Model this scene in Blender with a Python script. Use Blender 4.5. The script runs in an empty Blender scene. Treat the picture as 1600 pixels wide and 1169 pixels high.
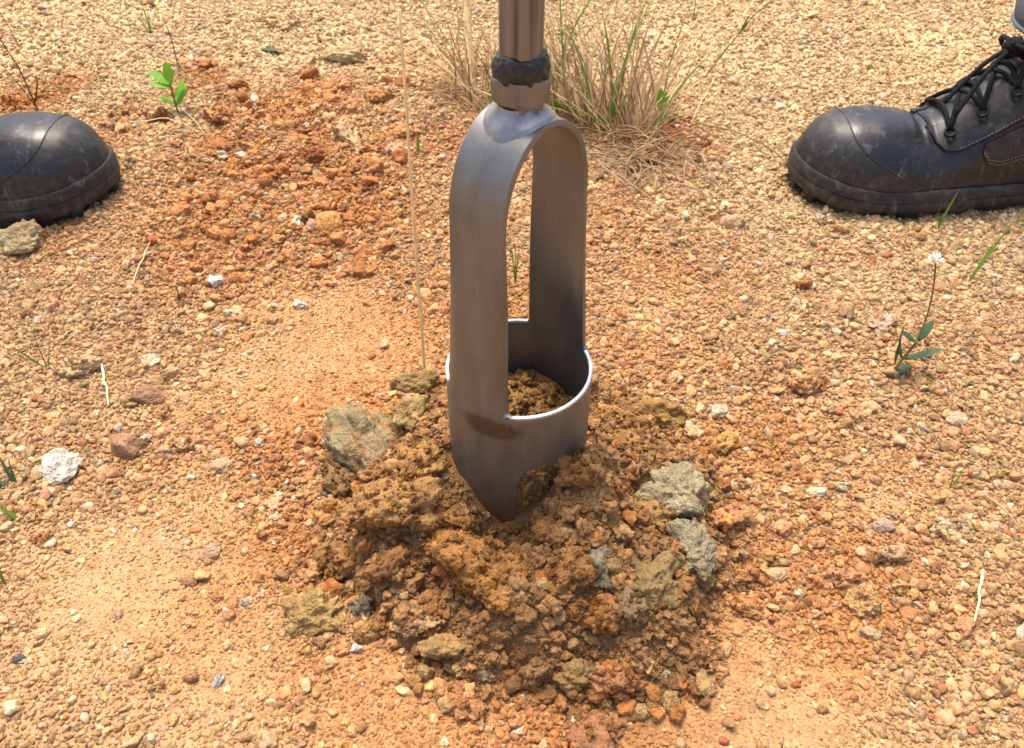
import bpy, bmesh, math, random
import numpy as np
from mathutils import Vector, Matrix, Euler

random.seed(7)
RNG = np.random.default_rng(11)
SC = bpy.context.scene
COL = SC.collection
R = math.radians

# ------------------------------------------------------------------ camera, sky, sun, exposure
CAM = np.array([-0.004, -0.372, 0.452])
PITCH = R(43.4)
FPX = 1380.0                                   # focal length in photo pixels (1600 wide)
cd = bpy.data.cameras.new('camera')
cam = bpy.data.objects.new('camera', cd)
COL.objects.link(cam)
cam.location = CAM
cam.rotation_euler = (math.pi / 2 - PITCH, 0, 0)
cd.sensor_width = 36.0
cd.lens = 36.0 * FPX / 1600.0
cd.clip_start = 0.01
cd.clip_end = 400
cd.dof.use_dof = True
cd.dof.focus_distance = 0.50
cd.dof.aperture_fstop = 26
SC.camera = cam

SUN_EL, SUN_AZ = 70.0, -22.0                   # azimuth from +Y, negative = towards -X
w = bpy.data.worlds.new('World')
SC.world = w
w.use_nodes = True
nt = w.node_tree
nt.nodes.clear()
sky = nt.nodes.new('ShaderNodeTexSky')
sky.sky_type = 'NISHITA'
sky.sun_disc = False
sky.sun_elevation = R(SUN_EL)
sky.sun_rotation = R(SUN_AZ)
sky.air_density = 1.0
sky.dust_density = 6.0
sky.ozone_density = 0.6
bg = nt.nodes.new('ShaderNodeBackground')
bg.inputs['Strength'].default_value = 0.15
wo = nt.nodes.new('ShaderNodeOutputWorld')
nt.links.new(sky.outputs[0], bg.inputs[0])
nt.links.new(bg.outputs[0], wo.inputs[0])

sd = bpy.data.lights.new('sun', 'SUN')
sd.energy = 1.9
sd.angle = R(21)
sd.color = (1.0, 0.93, 0.82)
sun = bpy.data.objects.new('sun', sd)
COL.objects.link(sun)
_d = Vector((math.sin(R(SUN_AZ)) * math.cos(R(SUN_EL)), math.cos(R(SUN_AZ)) * math.cos(R(SUN_EL)), math.sin(R(SUN_EL))))
sun.rotation_euler = _d.to_track_quat('Z', 'Y').to_euler()
sun.location = (0, 2, 3)

SC.view_settings.view_transform = 'Standard'
SC.view_settings.look = 'None'
SC.view_settings.gamma = 1
SC.view_settings.exposure = 0.94
SC.render.engine = 'CYCLES'

# ------------------------------------------------------------------ helpers
def at(px, py, z=0.0):
    """point of the place at height z that the photograph shows at (px, py)"""
    dx, dy = (px - 800) / FPX, (584.5 - py) / FPX
    c, s = math.cos(PITCH), math.sin(PITCH)
    d = np.array([dx, c + dy * s, -s + dy * c])
    t = (z - CAM[2]) / d[2]
    p = CAM + d * t
    return float(p[0]), float(p[1])

def scale_at(x, y, z=0.0):
    v = np.array([x, y, z]) - CAM
    return FPX / (v[1] * math.cos(PITCH) - v[2] * math.sin(PITCH))

def lin(r, g, b, k=1.0):
    o = []
    for c in (r, g, b):
        c /= 255.0
        c = c / 12.92 if c <= 0.04045 else ((c + 0.055) / 1.055) ** 2.4
        o.append(c * k)
    return np.array(o)

def _h(ix, iy, iz, seed):
    n = (ix.astype(np.int64) * 374761393 + iy.astype(np.int64) * 668265263 + iz.astype(np.int64) * 2147483647 + seed * 144665) & 0xFFFFFFFF
    n = ((n ^ (n >> 13)) * 1274126177) & 0xFFFFFFFF
    n = ((n ^ (n >> 16)) * 2246822519) & 0xFFFFFFFF
    return ((n ^ (n >> 15)) & 0xFFFFFF) / float(0xFFFFFF)

def vnoise(p, seed=0):
    i = np.floor(p).astype(np.int64)
    f = p - i
    f = f * f * f * (f * (f * 6 - 15) + 10)
    out = np.zeros(len(p))
    for a in (0, 1):
        for b in (0, 1):
            for c in (0, 1):
                wgt = (f[:, 0] if a else 1 - f[:, 0]) * (f[:, 1] if b else 1 - f[:, 1]) * (f[:, 2] if c else 1 - f[:, 2])
                out += wgt * _h(i[:, 0] + a, i[:, 1] + b, i[:, 2] + c, seed)
    return out * 2 - 1

def fbm(p, oct=4, seed=0, gain=0.5, lac=2.03):
    out = np.zeros(len(p)); a = 1.0; q = p.copy()
    for o in range(oct):
        out += a * vnoise(q, seed + o * 17)
        q = q * lac + 3.7
        a *= gain
    return out

def worley(p, seed=0):
    i = np.floor(p).astype(np.int64)
    best = np.full(len(p), 9.0)
    for a in (-1, 0, 1):
        for b in (-1, 0, 1):
            for c in (-1, 0, 1):
                ci = i + np.array([a, b, c])
                fp = np.stack([_h(ci[:, 0], ci[:, 1], ci[:, 2], seed + k) for k in (1, 2, 3)], 1) + ci
                best = np.minimum(best, ((fp - p) ** 2).sum(1))
    return np.sqrt(best)

def p2(x, y, s, z=0.0):
    x = np.atleast_1d(np.asarray(x, float)); y = np.atleast_1d(np.asarray(y, float))
    return np.stack([x * s, y * s, np.full_like(x, z)], 1)

def sstep(a, b, x):
    t = np.clip((x - a) / (b - a), 0, 1)
    return t * t * (3 - 2 * t)

def mesh_from(name, verts, faces, smooth=True, mats=()):
    me = bpy.data.meshes.new(name)
    me.from_pydata([tuple(map(float, v)) for v in verts], [], [tuple(int(i) for i in f) for f in faces])
    if smooth:
        me.polygons.foreach_set('use_smooth', [True] * len(me.polygons))
    for m in mats:
        me.materials.append(m)
    me.update()
    return me

def add(name, me, parent=None, loc=None, rot=None):
    o = bpy.data.objects.new(name, me)
    COL.objects.link(o)
    if parent: o.parent = parent
    if loc is not None: o.location = loc
    if rot is not None: o.rotation_euler = rot
    return o

def tag(o, label=None, cat=None, group=None, kind=None):
    if label: o['label'] = label
    if cat: o['category'] = cat
    if group: o['group'] = group
    if kind: o['kind'] = kind
    return o

def empty(name, loc, rz=0.0):
    o = bpy.data.objects.new(name, None)
    COL.objects.link(o)
    o.empty_display_size = 0.02
    o.location = loc
    o.rotation_euler = (0, 0, rz)
    return o

class MB:
    """collects verts and faces"""
    def __init__(s): s.v = []; s.f = []
    def add(s, v, f):
        n = len(s.v)
        s.v.extend([tuple(map(float, q)) for q in v]); s.f.extend([tuple(int(i) + n for i in q) for q in f])
    def grid(s, P, closed_u=False, closed_v=False, flip=False):
        nu, nv = P.shape[:2]
        F = []
        for i in range(nu if closed_u else nu - 1):
            for j in range(nv if closed_v else nv - 1):
                a, b = i * nv + j, i * nv + (j + 1) % nv
                c, d = ((i + 1) % nu) * nv + (j + 1) % nv, ((i + 1) % nu) * nv + j
                F.append((a, d, c, b) if flip else (a, b, c, d))
        s.add(P.reshape(-1, 3), F)
    def tube(s, pts, rad, n=8, cap=True):
        pts = np.asarray(pts, float); m = len(pts)
        rad = np.broadcast_to(np.asarray(rad, float), (m,))
        T = np.gradient(pts, axis=0); T /= np.linalg.norm(T, axis=1)[:, None] + 1e-12
        up = np.array([0, 0, 1.0]) if abs(T[0, 2]) < 0.9 else np.array([1.0, 0, 0])
        P = np.zeros((m, n, 3))
        for i in range(m):
            a = np.cross(T[i], up); a /= np.linalg.norm(a) + 1e-12
            b = np.cross(a, T[i]); up = b
            for k in range(n):
                an = 2 * math.pi * k / n
                P[i, k] = pts[i] + rad[i] * (a * math.cos(an) + b * math.sin(an))
        n0 = len(s.v)
        s.grid(P, closed_v=True)
        if cap:
            s.f.append(tuple(n0 + k for k in range(n))[::-1])
            s.f.append(tuple(n0 + (m - 1) * n + k for k in range(n)))
    def ribbon(s, pts, wid, side, fold=0.25):
        """a thin leaf with a keel along its middle"""
        pts = np.asarray(pts, float); m = len(pts); side = np.asarray(side, float)
        wid = np.broadcast_to(np.asarray(wid, float), (m,))
        T = np.gradient(pts, axis=0); T /= np.linalg.norm(T, axis=1)[:, None] + 1e-12
        P = np.zeros((m, 3, 3))
        for i in range(m):
            a = side - T[i] * side.dot(T[i]); a /= np.linalg.norm(a) + 1e-9
            nrm = np.cross(T[i], a)
            P[i, 0] = pts[i] - a * wid[i] + nrm * wid[i] * fold
            P[i, 1] = pts[i]
            P[i, 2] = pts[i] + a * wid[i] + nrm * wid[i] * fold
        s.grid(P)
    def lathe(s, prof, n=48, noise=None):
        """prof: (r, z) list"""
        P = np.zeros((len(prof), n, 3))
        for i, (r, z) in enumerate(prof):
            for k in range(n):
                an = 2 * math.pi * k / n
                P[i, k] = (r * math.cos(an), r * math.sin(an), z)
        if noise is not None:
            Q = P.reshape(-1, 3); P = (Q + noise(Q)).reshape(P.shape)
        s.grid(P, closed_v=True, flip=False)
    def box(s, c, d, rot=None):
        c = np.asarray(c, float); d = np.asarray(d, float) / 2
        V = np.array([[x, y, z] for x in (-1, 1) for y in (-1, 1) for z in (-1, 1)], float) * d
        if rot is not None: V = V @ np.asarray(rot).T
        s.add(V + c, [(0, 1, 3, 2), (4, 6, 7, 5), (0, 4, 5, 1), (2, 3, 7, 6), (0, 2, 6, 4), (1, 5, 7, 3)])
    def mesh(s, name, mat, smooth=True):
        me = mesh_from(name, s.v, s.f, smooth, [mat])
        bm = bmesh.new(); bm.from_mesh(me)
        bmesh.ops.recalc_face_normals(bm, faces=bm.faces)
        bm.to_mesh(me); bm.free()
        return me
    def build(s, name, mat, parent=None, smooth=True, loc=None, rot=None, auto=None):
        me = s.mesh(name, mat, smooth)
        if auto is not None:
            me.set_sharp_from_angle(angle=R(auto))
        return add(name, me, parent, loc, rot)

# ------------------------------------------------------------------ materials
def new_mat(name):
    m = bpy.data.materials.new(name); m.use_nodes = True
    t = m.node_tree; t.nodes.clear()
    out = t.nodes.new('ShaderNodeOutputMaterial'); b = t.nodes.new('ShaderNodeBsdfPrincipled')
    t.links.new(b.outputs[0], out.inputs[0])
    return m, t, b
def nd(t, typ, **kw):
    n = t.nodes.new(typ)
    for k, v in kw.items():
        if k in n.inputs.keys(): n.inputs[k].default_value = v
        else: setattr(n, k, v)
    return n
def noise_node(t, scale, detail=4, rough=0.55, vec=None, dist=0.0):
    n = nd(t, 'ShaderNodeTexNoise'); n.inputs['Scale'].default_value = scale; n.inputs['Detail'].default_value = detail
    n.inputs['Roughness'].default_value = rough; n.inputs['Distortion'].default_value = dist
    if vec: t.links.new(vec, n.inputs['Vector'])
    return n
def ramp(t, src, stops):
    r = nd(t, 'ShaderNodeValToRGB')
    e = r.color_ramp.elements
    while len(e) > 1: e.remove(e[0])
    for i, (p, c) in enumerate(stops):
        el = e[0] if i == 0 else e.new(p)
        el.position = p; el.color = (*c, 1) if len(c) == 3 else c
    t.links.new(src, r.inputs[0])
    return r
def mix(t, a, b, fac, mode='MIX'):
    m = nd(t, 'ShaderNodeMix', data_type='RGBA', blend_type=mode)
    for sock, v in ((m.inputs[6], a), (m.inputs[7], b), (m.inputs[0], fac)):
        if hasattr(v, 'is_linked') or hasattr(v, 'links'): t.links.new(v, sock)
        elif isinstance(v, (int, float)): sock.default_value = v
        else: sock.default_value = (*v, 1) if len(v) == 3 else v
    return m.outputs[2]
def bump(t, b, h, strength, dist, prev=None):
    n = nd(t, 'ShaderNodeBump'); n.inputs['Strength'].default_value = strength; n.inputs['Distance'].default_value = dist
    t.links.new(h, n.inputs['Height'])
    if prev: t.links.new(prev, n.inputs['Normal'])
    t.links.new(n.outputs[0], b.inputs['Normal'])
    return n.outputs[0]

def soil_material(name, src, scale=220, bumpd=0.0012, rough=0.92, mott=0.5, second=None, sec_lo=0.5):
    """earth: src = 'attr' (point colour), 'inst' (instancer colour), 'obj' (object colour)"""
    m, t, b = new_mat(name)
    tc = nd(t, 'ShaderNodeTexCoord')
    if src == 'obj':
        c = nd(t, 'ShaderNodeObjectInfo').outputs['Color']
    else:
        a = nd(t, 'ShaderNodeAttribute'); a.attribute_name = 'col'
        if src == 'inst': a.attribute_type = 'INSTANCER'
        c = a.outputs['Color']
    vec = tc.outputs['Object'] if src == 'inst' else nd(t, 'ShaderNodeNewGeometry').outputs['Position']
    n1 = noise_node(t, scale * 0.35, 5, 0.6, vec)
    n2 = noise_node(t, scale * 2.2, 4, 0.7, vec)
    lo, hi = 1 - mott, 1 + mott * 0.75
    r1 = ramp(t, n1.outputs[0], [(0.28, (lo, lo * 0.97, lo * 0.92)), (0.72, (hi, hi, hi))])
    r2 = ramp(t, n2.outputs[0], [(0.3, (0.72, 0.70, 0.68)), (0.7, (1.26, 1.25, 1.22))])
    c = mix(t, c, r1.outputs[0], 1.0, 'MULTIPLY')
    if second is not None:
        n3 = noise_node(t, scale * 0.16, 4, 0.65, vec, 0.6)
        f = ramp(t, n3.outputs[0], [(sec_lo, (0, 0, 0)), (sec_lo + 0.14, (1, 1, 1))])
        c = mix(t, c, second, f.outputs[0])
    c = mix(t, c, r2.outputs[0], 1.0, 'MULTIPLY')
    t.links.new(c, b.inputs['Base Color'])
    b.inputs['Roughness'].default_value = rough
    b.inputs['Specular IOR Level'].default_value = 0.25
    p = bump(t, b, n2.outputs[0], 0.9, bumpd)
    n4 = noise_node(t, scale * 0.9, 3, 0.6, vec)
    p = bump(t, b, n4.outputs[0], 0.8, bumpd * 1.6, p)
    if src != 'inst':
        vo = nd(t, 'ShaderNodeTexVoronoi'); vo.inputs['Scale'].default_value = 620; vo.inputs['Randomness'].default_value = 1
        t.links.new(vec, vo.inputs['Vector'])
        iv = nd(t, 'ShaderNodeMath', operation='SUBTRACT'); iv.inputs[0].default_value = 1.0; t.links.new(vo.outputs['Distance'], iv.inputs[1])
        bump(t, b, iv.outputs[0], 0.7, bumpd * 1.2, p)
    return m

BROWN = lin(138, 92, 48, 0.85)
M_ground = soil_material('soil_ground', 'attr', 300, 0.0007, 0.95, 0.28)
M_heap = soil_material('soil_heap', 'attr', 260, 0.0009, 0.95, 0.35)
M_pebble_i = soil_material('gravel', 'inst', 3.4, 0.00038, 0.92, 0.42)
M_pebble = soil_material('pebble', 'obj', 320, 0.0007, 0.85, 0.34)
M_clod = soil_material('clod', 'obj', 260, 0.0008, 0.95, 0.35)
M_clay = soil_material('clay_clod', 'obj', 220, 0.0008, 0.95, 0.40, tuple(lin(158, 112, 62, 0.85)), 0.54)
M_white = soil_material('pale_rock', 'obj', 300, 0.0009, 0.85, 0.45, tuple(lin(120, 116, 110, 0.8)), 0.60)

def simple_mat(name, c, rough=0.6, metal=0.0, spec=0.5, var=0.25, nscale=60, trans=0.0):
    m, t, b = new_mat(name)
    tc = nd(t, 'ShaderNodeTexCoord')
    n = noise_node(t, nscale, 4, 0.6, tc.outputs['Object'])
    r = ramp(t, n.outputs[0], [(0.3, tuple(np.array(c) * (1 - var))), (0.7, tuple(np.array(c) * (1 + var)))])
    t.links.new(r.outputs[0], b.inputs['Base Color'])
    b.inputs['Roughness'].default_value = rough; b.inputs['Metallic'].default_value = metal
    b.inputs['Specular IOR Level'].default_value = spec
    if trans > 0:
        out = [x for x in t.nodes if x.type == 'OUTPUT_MATERIAL'][0]
        tr = nd(t, 'ShaderNodeBsdfTranslucent'); t.links.new(r.outputs[0], tr.inputs[0])
        ms = nd(t, 'ShaderNodeMixShader'); ms.inputs[0].default_value = trans
        t.links.new(b.outputs[0], ms.inputs[1]); t.links.new(tr.outputs[0], ms.inputs[2]); t.links.new(ms.outputs[0], out.inputs[0])
    return m

def steel_mat(name, c1, c2, rough, stain=None, refl_streak=False):
    m, t, b = new_mat(name)
    tc = nd(t, 'ShaderNodeTexCoord')
    mp = nd(t, 'ShaderNodeMapping'); mp.inputs['Scale'].default_value = (1, 1, 0.25)
    t.links.new(tc.outputs['Object'], mp.inputs[0])
    n = noise_node(t, 70, 6, 0.6, mp.outputs[0], 0.4)
    r = ramp(t, n.outputs[0], [(0.3, c1), (0.7, c2)])
    c = r.outputs[0]
    if refl_streak:                                  # dark bands of reflection along the rod, painted into its colour
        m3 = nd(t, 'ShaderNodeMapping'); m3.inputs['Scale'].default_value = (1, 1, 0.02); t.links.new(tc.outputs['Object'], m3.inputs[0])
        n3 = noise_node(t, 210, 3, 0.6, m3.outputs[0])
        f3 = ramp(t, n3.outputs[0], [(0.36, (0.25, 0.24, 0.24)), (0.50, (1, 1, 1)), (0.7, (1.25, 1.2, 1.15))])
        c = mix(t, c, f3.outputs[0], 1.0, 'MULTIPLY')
    nf = noise_node(t, 900, 3, 0.6, tc.outputs['Object'])
    rr = nd(t, 'ShaderNodeMapRange'); rr.inputs[3].default_value = rough - 0.08; rr.inputs[4].default_value = rough + 0.14
    t.links.new(n.outputs[0], rr.inputs[0]); t.links.new(rr.outputs[0], b.inputs['Roughness'])
    # soil dust stuck in blotches
    nb = noise_node(t, 38, 5, 0.7, tc.outputs['Object'], 0.8)
    fb = ramp(t, nb.outputs[0], [(0.56, (0, 0, 0)), (0.75, (0.55, 0.55, 0.55))])
    c = mix(t, c, tuple(lin(110, 88, 66)), fb.outputs[0])
    metal = nd(t, 'ShaderNodeMapRange'); metal.inputs[3].default_value = 0.66; metal.inputs[4].default_value = 0.25
    t.links.new(fb.outputs[0], metal.inputs[0]); t.links.new(metal.outputs[0], b.inputs['Metallic'])
    if stain:                                   # an oily smear with a shape of its own
        (sx, sy, sz), (ex, ey, ez), sc = stain
        m2 = nd(t, 'ShaderNodeMapping'); m2.vector_type = 'POINT'
        m2.inputs['Location'].default_value = (-sx / ex, -sy / ey, -sz / ez); m2.inputs['Scale'].default_value = (1 / ex, 1 / ey, 1 / ez)
        t.links.new(tc.outputs['Object'], m2.inputs[0])
        ln = nd(t, 'ShaderNodeVectorMath', operation='LENGTH'); t.links.new(m2.outputs[0], ln.inputs[0])
        ad = nd(t, 'ShaderNodeMath', operation='ADD'); t.links.new(ln.outputs['Value'], ad.inputs[0])
        mu = nd(t, 'ShaderNodeMath', operation='MULTIPLY'); mu.inputs[1].default_value = 0.6; t.links.new(nb.outputs[0], mu.inputs[0]); t.links.new(mu.outputs[0], ad.inputs[1])
        f = ramp(t, ad.outputs[0], [(0.0, (0.85, 0.85, 0.85)), (0.75, (0.7, 0.7, 0.7)), (1.0, (0, 0, 0))])
        f.color_ramp.elements[1].position = 0.70
        dv = nd(t, 'ShaderNodeMath', operation='MULTIPLY'); dv.inputs[1].default_value = 0.72
        t.links.new(ad.outputs[0], dv.inputs[0]); t.links.new(dv.outputs[0], f.inputs[0])
        c = mix(t, c, sc, f.outputs[0])
    # fine pale scratches in two directions
    for k, (sx, sy, sz) in enumerate(((60, 60, 900), (700, 700, 60))):
        ms = nd(t, 'ShaderNodeMapping'); ms.inputs['Scale'].default_value = (sx, sy, sz); ms.inputs['Rotation'].default_value = (0.5 - k * .3, 0.35 * (k * 2 - 1), 0.2)
        t.links.new(tc.outputs['Object'], ms.inputs[0])
        ns = noise_node(t, 1.0, 2, 0.5, ms.outputs[0]); fs = ramp(t, ns.outputs[0], [(0.68, (0, 0, 0)), (0.76, (0.2, 0.2, 0.2))])
        c = mix(t, c, (0.42, 0.42, 0.42), fs.outputs[0])
    # soil stuck low down, in specks and smears
    sz_ = nd(t, 'ShaderNodeSeparateXYZ'); t.links.new(tc.outputs['Object'], sz_.inputs[0])
    hr = nd(t, 'ShaderNodeMapRange'); hr.inputs[1].default_value = 0.02; hr.inputs[2].default_value = 0.085; hr.inputs[3].default_value = 0.36; hr.inputs[4].default_value = 0.0
    t.links.new(sz_.outputs[2], hr.inputs[0])
    nm_ = noise_node(t, 420, 5, 0.75, tc.outputs['Object'], 0.3)
    am = nd(t, 'ShaderNodeMath', operation='ADD'); t.links.new(nm_.outputs[0], am.inputs[0]); t.links.new(hr.outputs[0], am.inputs[1])
    fm = ramp(t, am.outputs[0], [(0.74, (0, 0, 0)), (0.84, (0.9, 0.9, 0.9))])
    c = mix(t, c, tuple(lin(150, 112, 70)), fm.outputs[0])
    t.links.new(c, b.inputs['Base Color'])
    pb = bump(t, b, nf.outputs[0], 0.12, 0.0003)
    bump(t, b, fm.outputs[0], 0.5, 0.0008, pb)
    return m

# ------------------------------------------------------------------ the lie of the land
HX, HY = 0.004, -0.018                          # centre of the dug heap
AX = (0.0, 0.0)                                 # the auger's axis
HUMP = at(440, 250)
def land(x, y):
    x = np.atleast_1d(np.asarray(x, float)); y = np.atleast_1d(np.asarray(y, float))
    z = 0.0055 * fbm(p2(x, y, 5.0), 3, 3) + 0.0022 * fbm(p2(x, y, 28.0), 3, 9)
    rr = np.hypot((x - HUMP[0]) / 0.22, (y - HUMP[1]) / 0.20)
    z += 0.020 * np.exp(-rr ** 2 * 1.6) * (0.8 + 0.5 * fbm(p2(x, y, 22), 3, 21))
    # a scraped shallow hollow round the heap
    rh = np.hypot((x - HX) / 0.20, (y - HY) / 0.20)
    z -= 0.006 * np.exp(-((rh - 0.95) / 0.25) ** 2)
    far = sstep(1.2, 3.0, np.hypot(x, y))
    return z * (1 - far)
def heap_mask(x, y):
    x = np.atleast_1d(np.asarray(x, float)); y = np.atleast_1d(np.asarray(y, float))
    an = np.arctan2(y - HY, x - HX)
    wob = 1 + 0.16 * vnoise(np.stack([np.cos(an) * 1.6, np.sin(an) * 1.6, np.zeros_like(an)], 1), 5) + 0.10 * fbm(p2(x, y, 30), 2, 6)
    return np.hypot((x - HX) / np.where(x > HX, 0.119, 0.134), (y - HY) / 0.128) / wob
def heap_z(x, y):
    x = np.atleast_1d(np.asarray(x, float)); y = np.atleast_1d(np.asarray(y, float))
    r = heap_mask(x, y)
    prof = np.where(r < 1, (1 - np.clip(r, 0, 1) ** 2.2) ** 1.1, 0)
    z = -0.014 * np.clip(r - 0.85, 0, 1) * 3 + 0.034 * prof
    # lumps, strongest part way out
    lump = 0.011 * fbm(p2(x, y, 26, 1.0), 3, 31) + 0.009 * (0.6 - worley(p2(x, y, 55), 41)) + 0.0022 * (0.5 - worley(p2(x, y, 190), 43))
    z += lump * sstep(1.15, 0.75, r)
    ra = np.hypot(x - AX[0], y - AX[1])
    # dips away beside the tooth of the auger, in front of it
    z -= 0.016 * np.exp(-(((x + 0.010) / 0.022) ** 2 + ((y + 0.052) / 0.022) ** 2))
    z += 0.034 * np.exp(-(((x - 0.044) / 0.026) ** 2 + ((y + 0.030) / 0.030) ** 2)) * (1 + 0.35 * fbm(p2(x, y, 60), 2, 47))
    z += 0.012 * np.exp(-(((x + 0.062) / 0.03) ** 2 + ((y - 0.0) / 0.04) ** 2))
    z += 0.006 * np.exp(-(((x - 0.03) / 0.07) ** 2 + ((y + 0.085) / 0.05) ** 2))
    return z
def surf(x, y):
    return np.maximum(land(x, y), heap_z(x, y))
def surf1(x, y):
    return float(surf(x, y)[0])

# soil colours of the place: dry pale gravel, tan sand, fresh orange subsoil, brown spoil
K = 0.82
C_TAN = lin(215, 171, 123, K); C_PALE = lin(236, 203, 156, K); C_OR = lin(210, 148, 92, K)
C_DOR = lin(204, 136, 78, K); C_SAND = lin(217, 176, 130, K); C_HEAP = lin(166, 124, 82, K)
OR_BLOBS = [(470, 240, .23, .9), (360, 320, .16, .8), (540, 420, .12, .7), (570, 330, .12, .9), (650, 500, .10, .95), (540, 640, .08, 1), (430, 720, .075, 1), (450, 850, .07, .9),
            (340, 970, .06, .8), (480, 1040, .06, .8), (640, 1090, .09, .95), (900, 1110, .10, 1), (1150, 880, .09, 1), (1180, 700, .09, .85), (1270, 960, .07, 1), (1330, 880, .06, .7),
            (1010, 560, .08, .8), (1030, 420, .08, .5), (930, 340, .10, .6), (1000, 215, .07, .9), (250, 740, .05, .4), (30, 165, .07, .9), (1120, 1000, .06, .9)]
SAND_BLOBS = [(200, 920, .075, 1), (340, 1050, .06, .9), (160, 1010, .05, .6), (1180, 1120, .08, 1), (1330, 1110, .05, .6), (560, 530, .075, .9), (470, 590, .06, .8), (350, 640, .04, .5), (300, 800, .05, .6), (1180, 1040, .05, .6), (620, 1130, .06, .7), (1040, 480, .05, .5), (1380, 760, .03, .3), (700, 1140, .05, .5)]
_OR = [(*at(a, b), r, k) for a, b, r, k in OR_BLOBS]
_SD = [(*at(a, b), r, k) for a, b, r, k in SAND_BLOBS]
def weights(x, y):
    wob = fbm(p2(x, y, 14), 4, 51)
    o = np.zeros_like(x); s = np.zeros_like(x)
    for bx, by, r, k in _OR:
        d = np.hypot(x - bx, y - by) / r
        o = np.maximum(o, k * np.clip(1.25 - d + 0.5 * wob, 0, 1))
    for bx, by, r, k in _SD:
        d = np.hypot(x - bx, y - by) / r
        s = np.maximum(s, k * np.clip(1.3 - d + 0.45 * wob, 0, 1))
    pale = sstep(0.12, 0.60, y + 0.25 * np.abs(x) + 0.12 * wob)
    return o, s, pale
def soil_rgb(x, y):
    o, s, pale = weights(x, y)
    c = C_TAN[None] * (1 - pale[:, None]) + C_PALE[None] * pale[:, None]
    dk = np.clip(0.5 + 0.9 * fbm(p2(x, y, 9), 3, 57), 0, 1)[:, None]
    oc = C_OR[None] * (1 - dk) + C_DOR[None] * dk
    c = c * (1 - o[:, None]) + oc * o[:, None]
    sw = (0.7 * s * (1 - 0.55 * o))[:, None]
    c = c * (1 - sw) + C_SAND[None] * sw
    hm = sstep(1.12, 0.93, heap_mask(x, y))[:, None]
    tone = np.clip(0.5 + 0.8 * fbm(p2(x, y, 24), 3, 61), 0, 1)[:, None]
    hc = C_HEAP[None] * (1 - tone) + lin(184, 140, 92, K)[None] * tone
    return c * (1 - hm) + hc * hm

def color_attr(me, cols):
    a = me.color_attributes.new('col', 'FLOAT_COLOR', 'POINT')
    a.data.foreach_set('color', np.concatenate([cols, np.ones((len(cols), 1))], 1).astype(np.float32).ravel())

def grid_mesh(name, xs, ys, zf, mat):
    X, Y = np.meshgrid(xs, ys, indexing='ij')
    x, y = X.ravel(), Y.ravel()
    z = zf(x, y)
    ny = len(ys)
    i, j = np.meshgrid(np.arange(len(xs) - 1), np.arange(ny - 1), indexing='ij')
    a = (i * ny + j).ravel()
    F = np.stack([a, a + ny, a + ny + 1, a + 1], 1)
    me = bpy.data.meshes.new(name)
    me.vertices.add(len(x)); me.vertices.foreach_set('co', np.stack([x, y, z], 1).astype(np.float32).ravel())
    me.loops.add(F.size); me.loops.foreach_set('vertex_index', F.astype(np.int32).ravel())
    me.polygons.add(len(F)); me.polygons.foreach_set('loop_start', np.arange(0, F.size, 4, dtype=np.int32))
    me.polygons.foreach_set('use_smooth', np.ones(len(F), bool))
    me.materials.append(mat)
    me.update(calc_edges=True); me.validate()
    color_attr(me, soil_rgb(x, y) * np.array([0.80, 0.82, 0.82]))
    return me

def axis_coords(lo, hi, step, far):
    core = np.arange(lo, hi + step / 2, step)
    g = []; d = step * 1.6; p = 0.0
    while p < far:
        p += d; g.append(p); d *= 1.45
    g = np.array(g)
    return np.concatenate([(lo - g)[::-1], core, hi + g])
ground = add('ground', grid_mesh('ground', axis_coords(-1.0, 1.0, 0.0042, 150), axis_coords(-0.5, 1.35, 0.0042, 150), land, M_ground))
tag(ground, kind='structure')

hx = np.arange(HX - 0.185, HX + 0.186, 0.0015); hy = np.arange(HY - 0.175, HY + 0.176, 0.0015)
heap = add('soil_heap', grid_mesh('soil_heap', hx, hy, heap_z, M_heap))
tag(heap, 'low heap of freshly dug brown crumbly soil around the auger bucket', 'soil heap')

# ------------------------------------------------------------------ stones and clods
def ico(n):
    bm = bmesh.new(); bmesh.ops.create_icosphere(bm, subdivisions=n, radius=1)
    v = np.array([q.co[:] for q in bm.verts]); f = [tuple(q.index for q in p.verts) for p in bm.faces]
    bm.free(); return v, f
ICO = {n: ico(n) for n in (2, 3, 4, 5, 6)}

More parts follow.
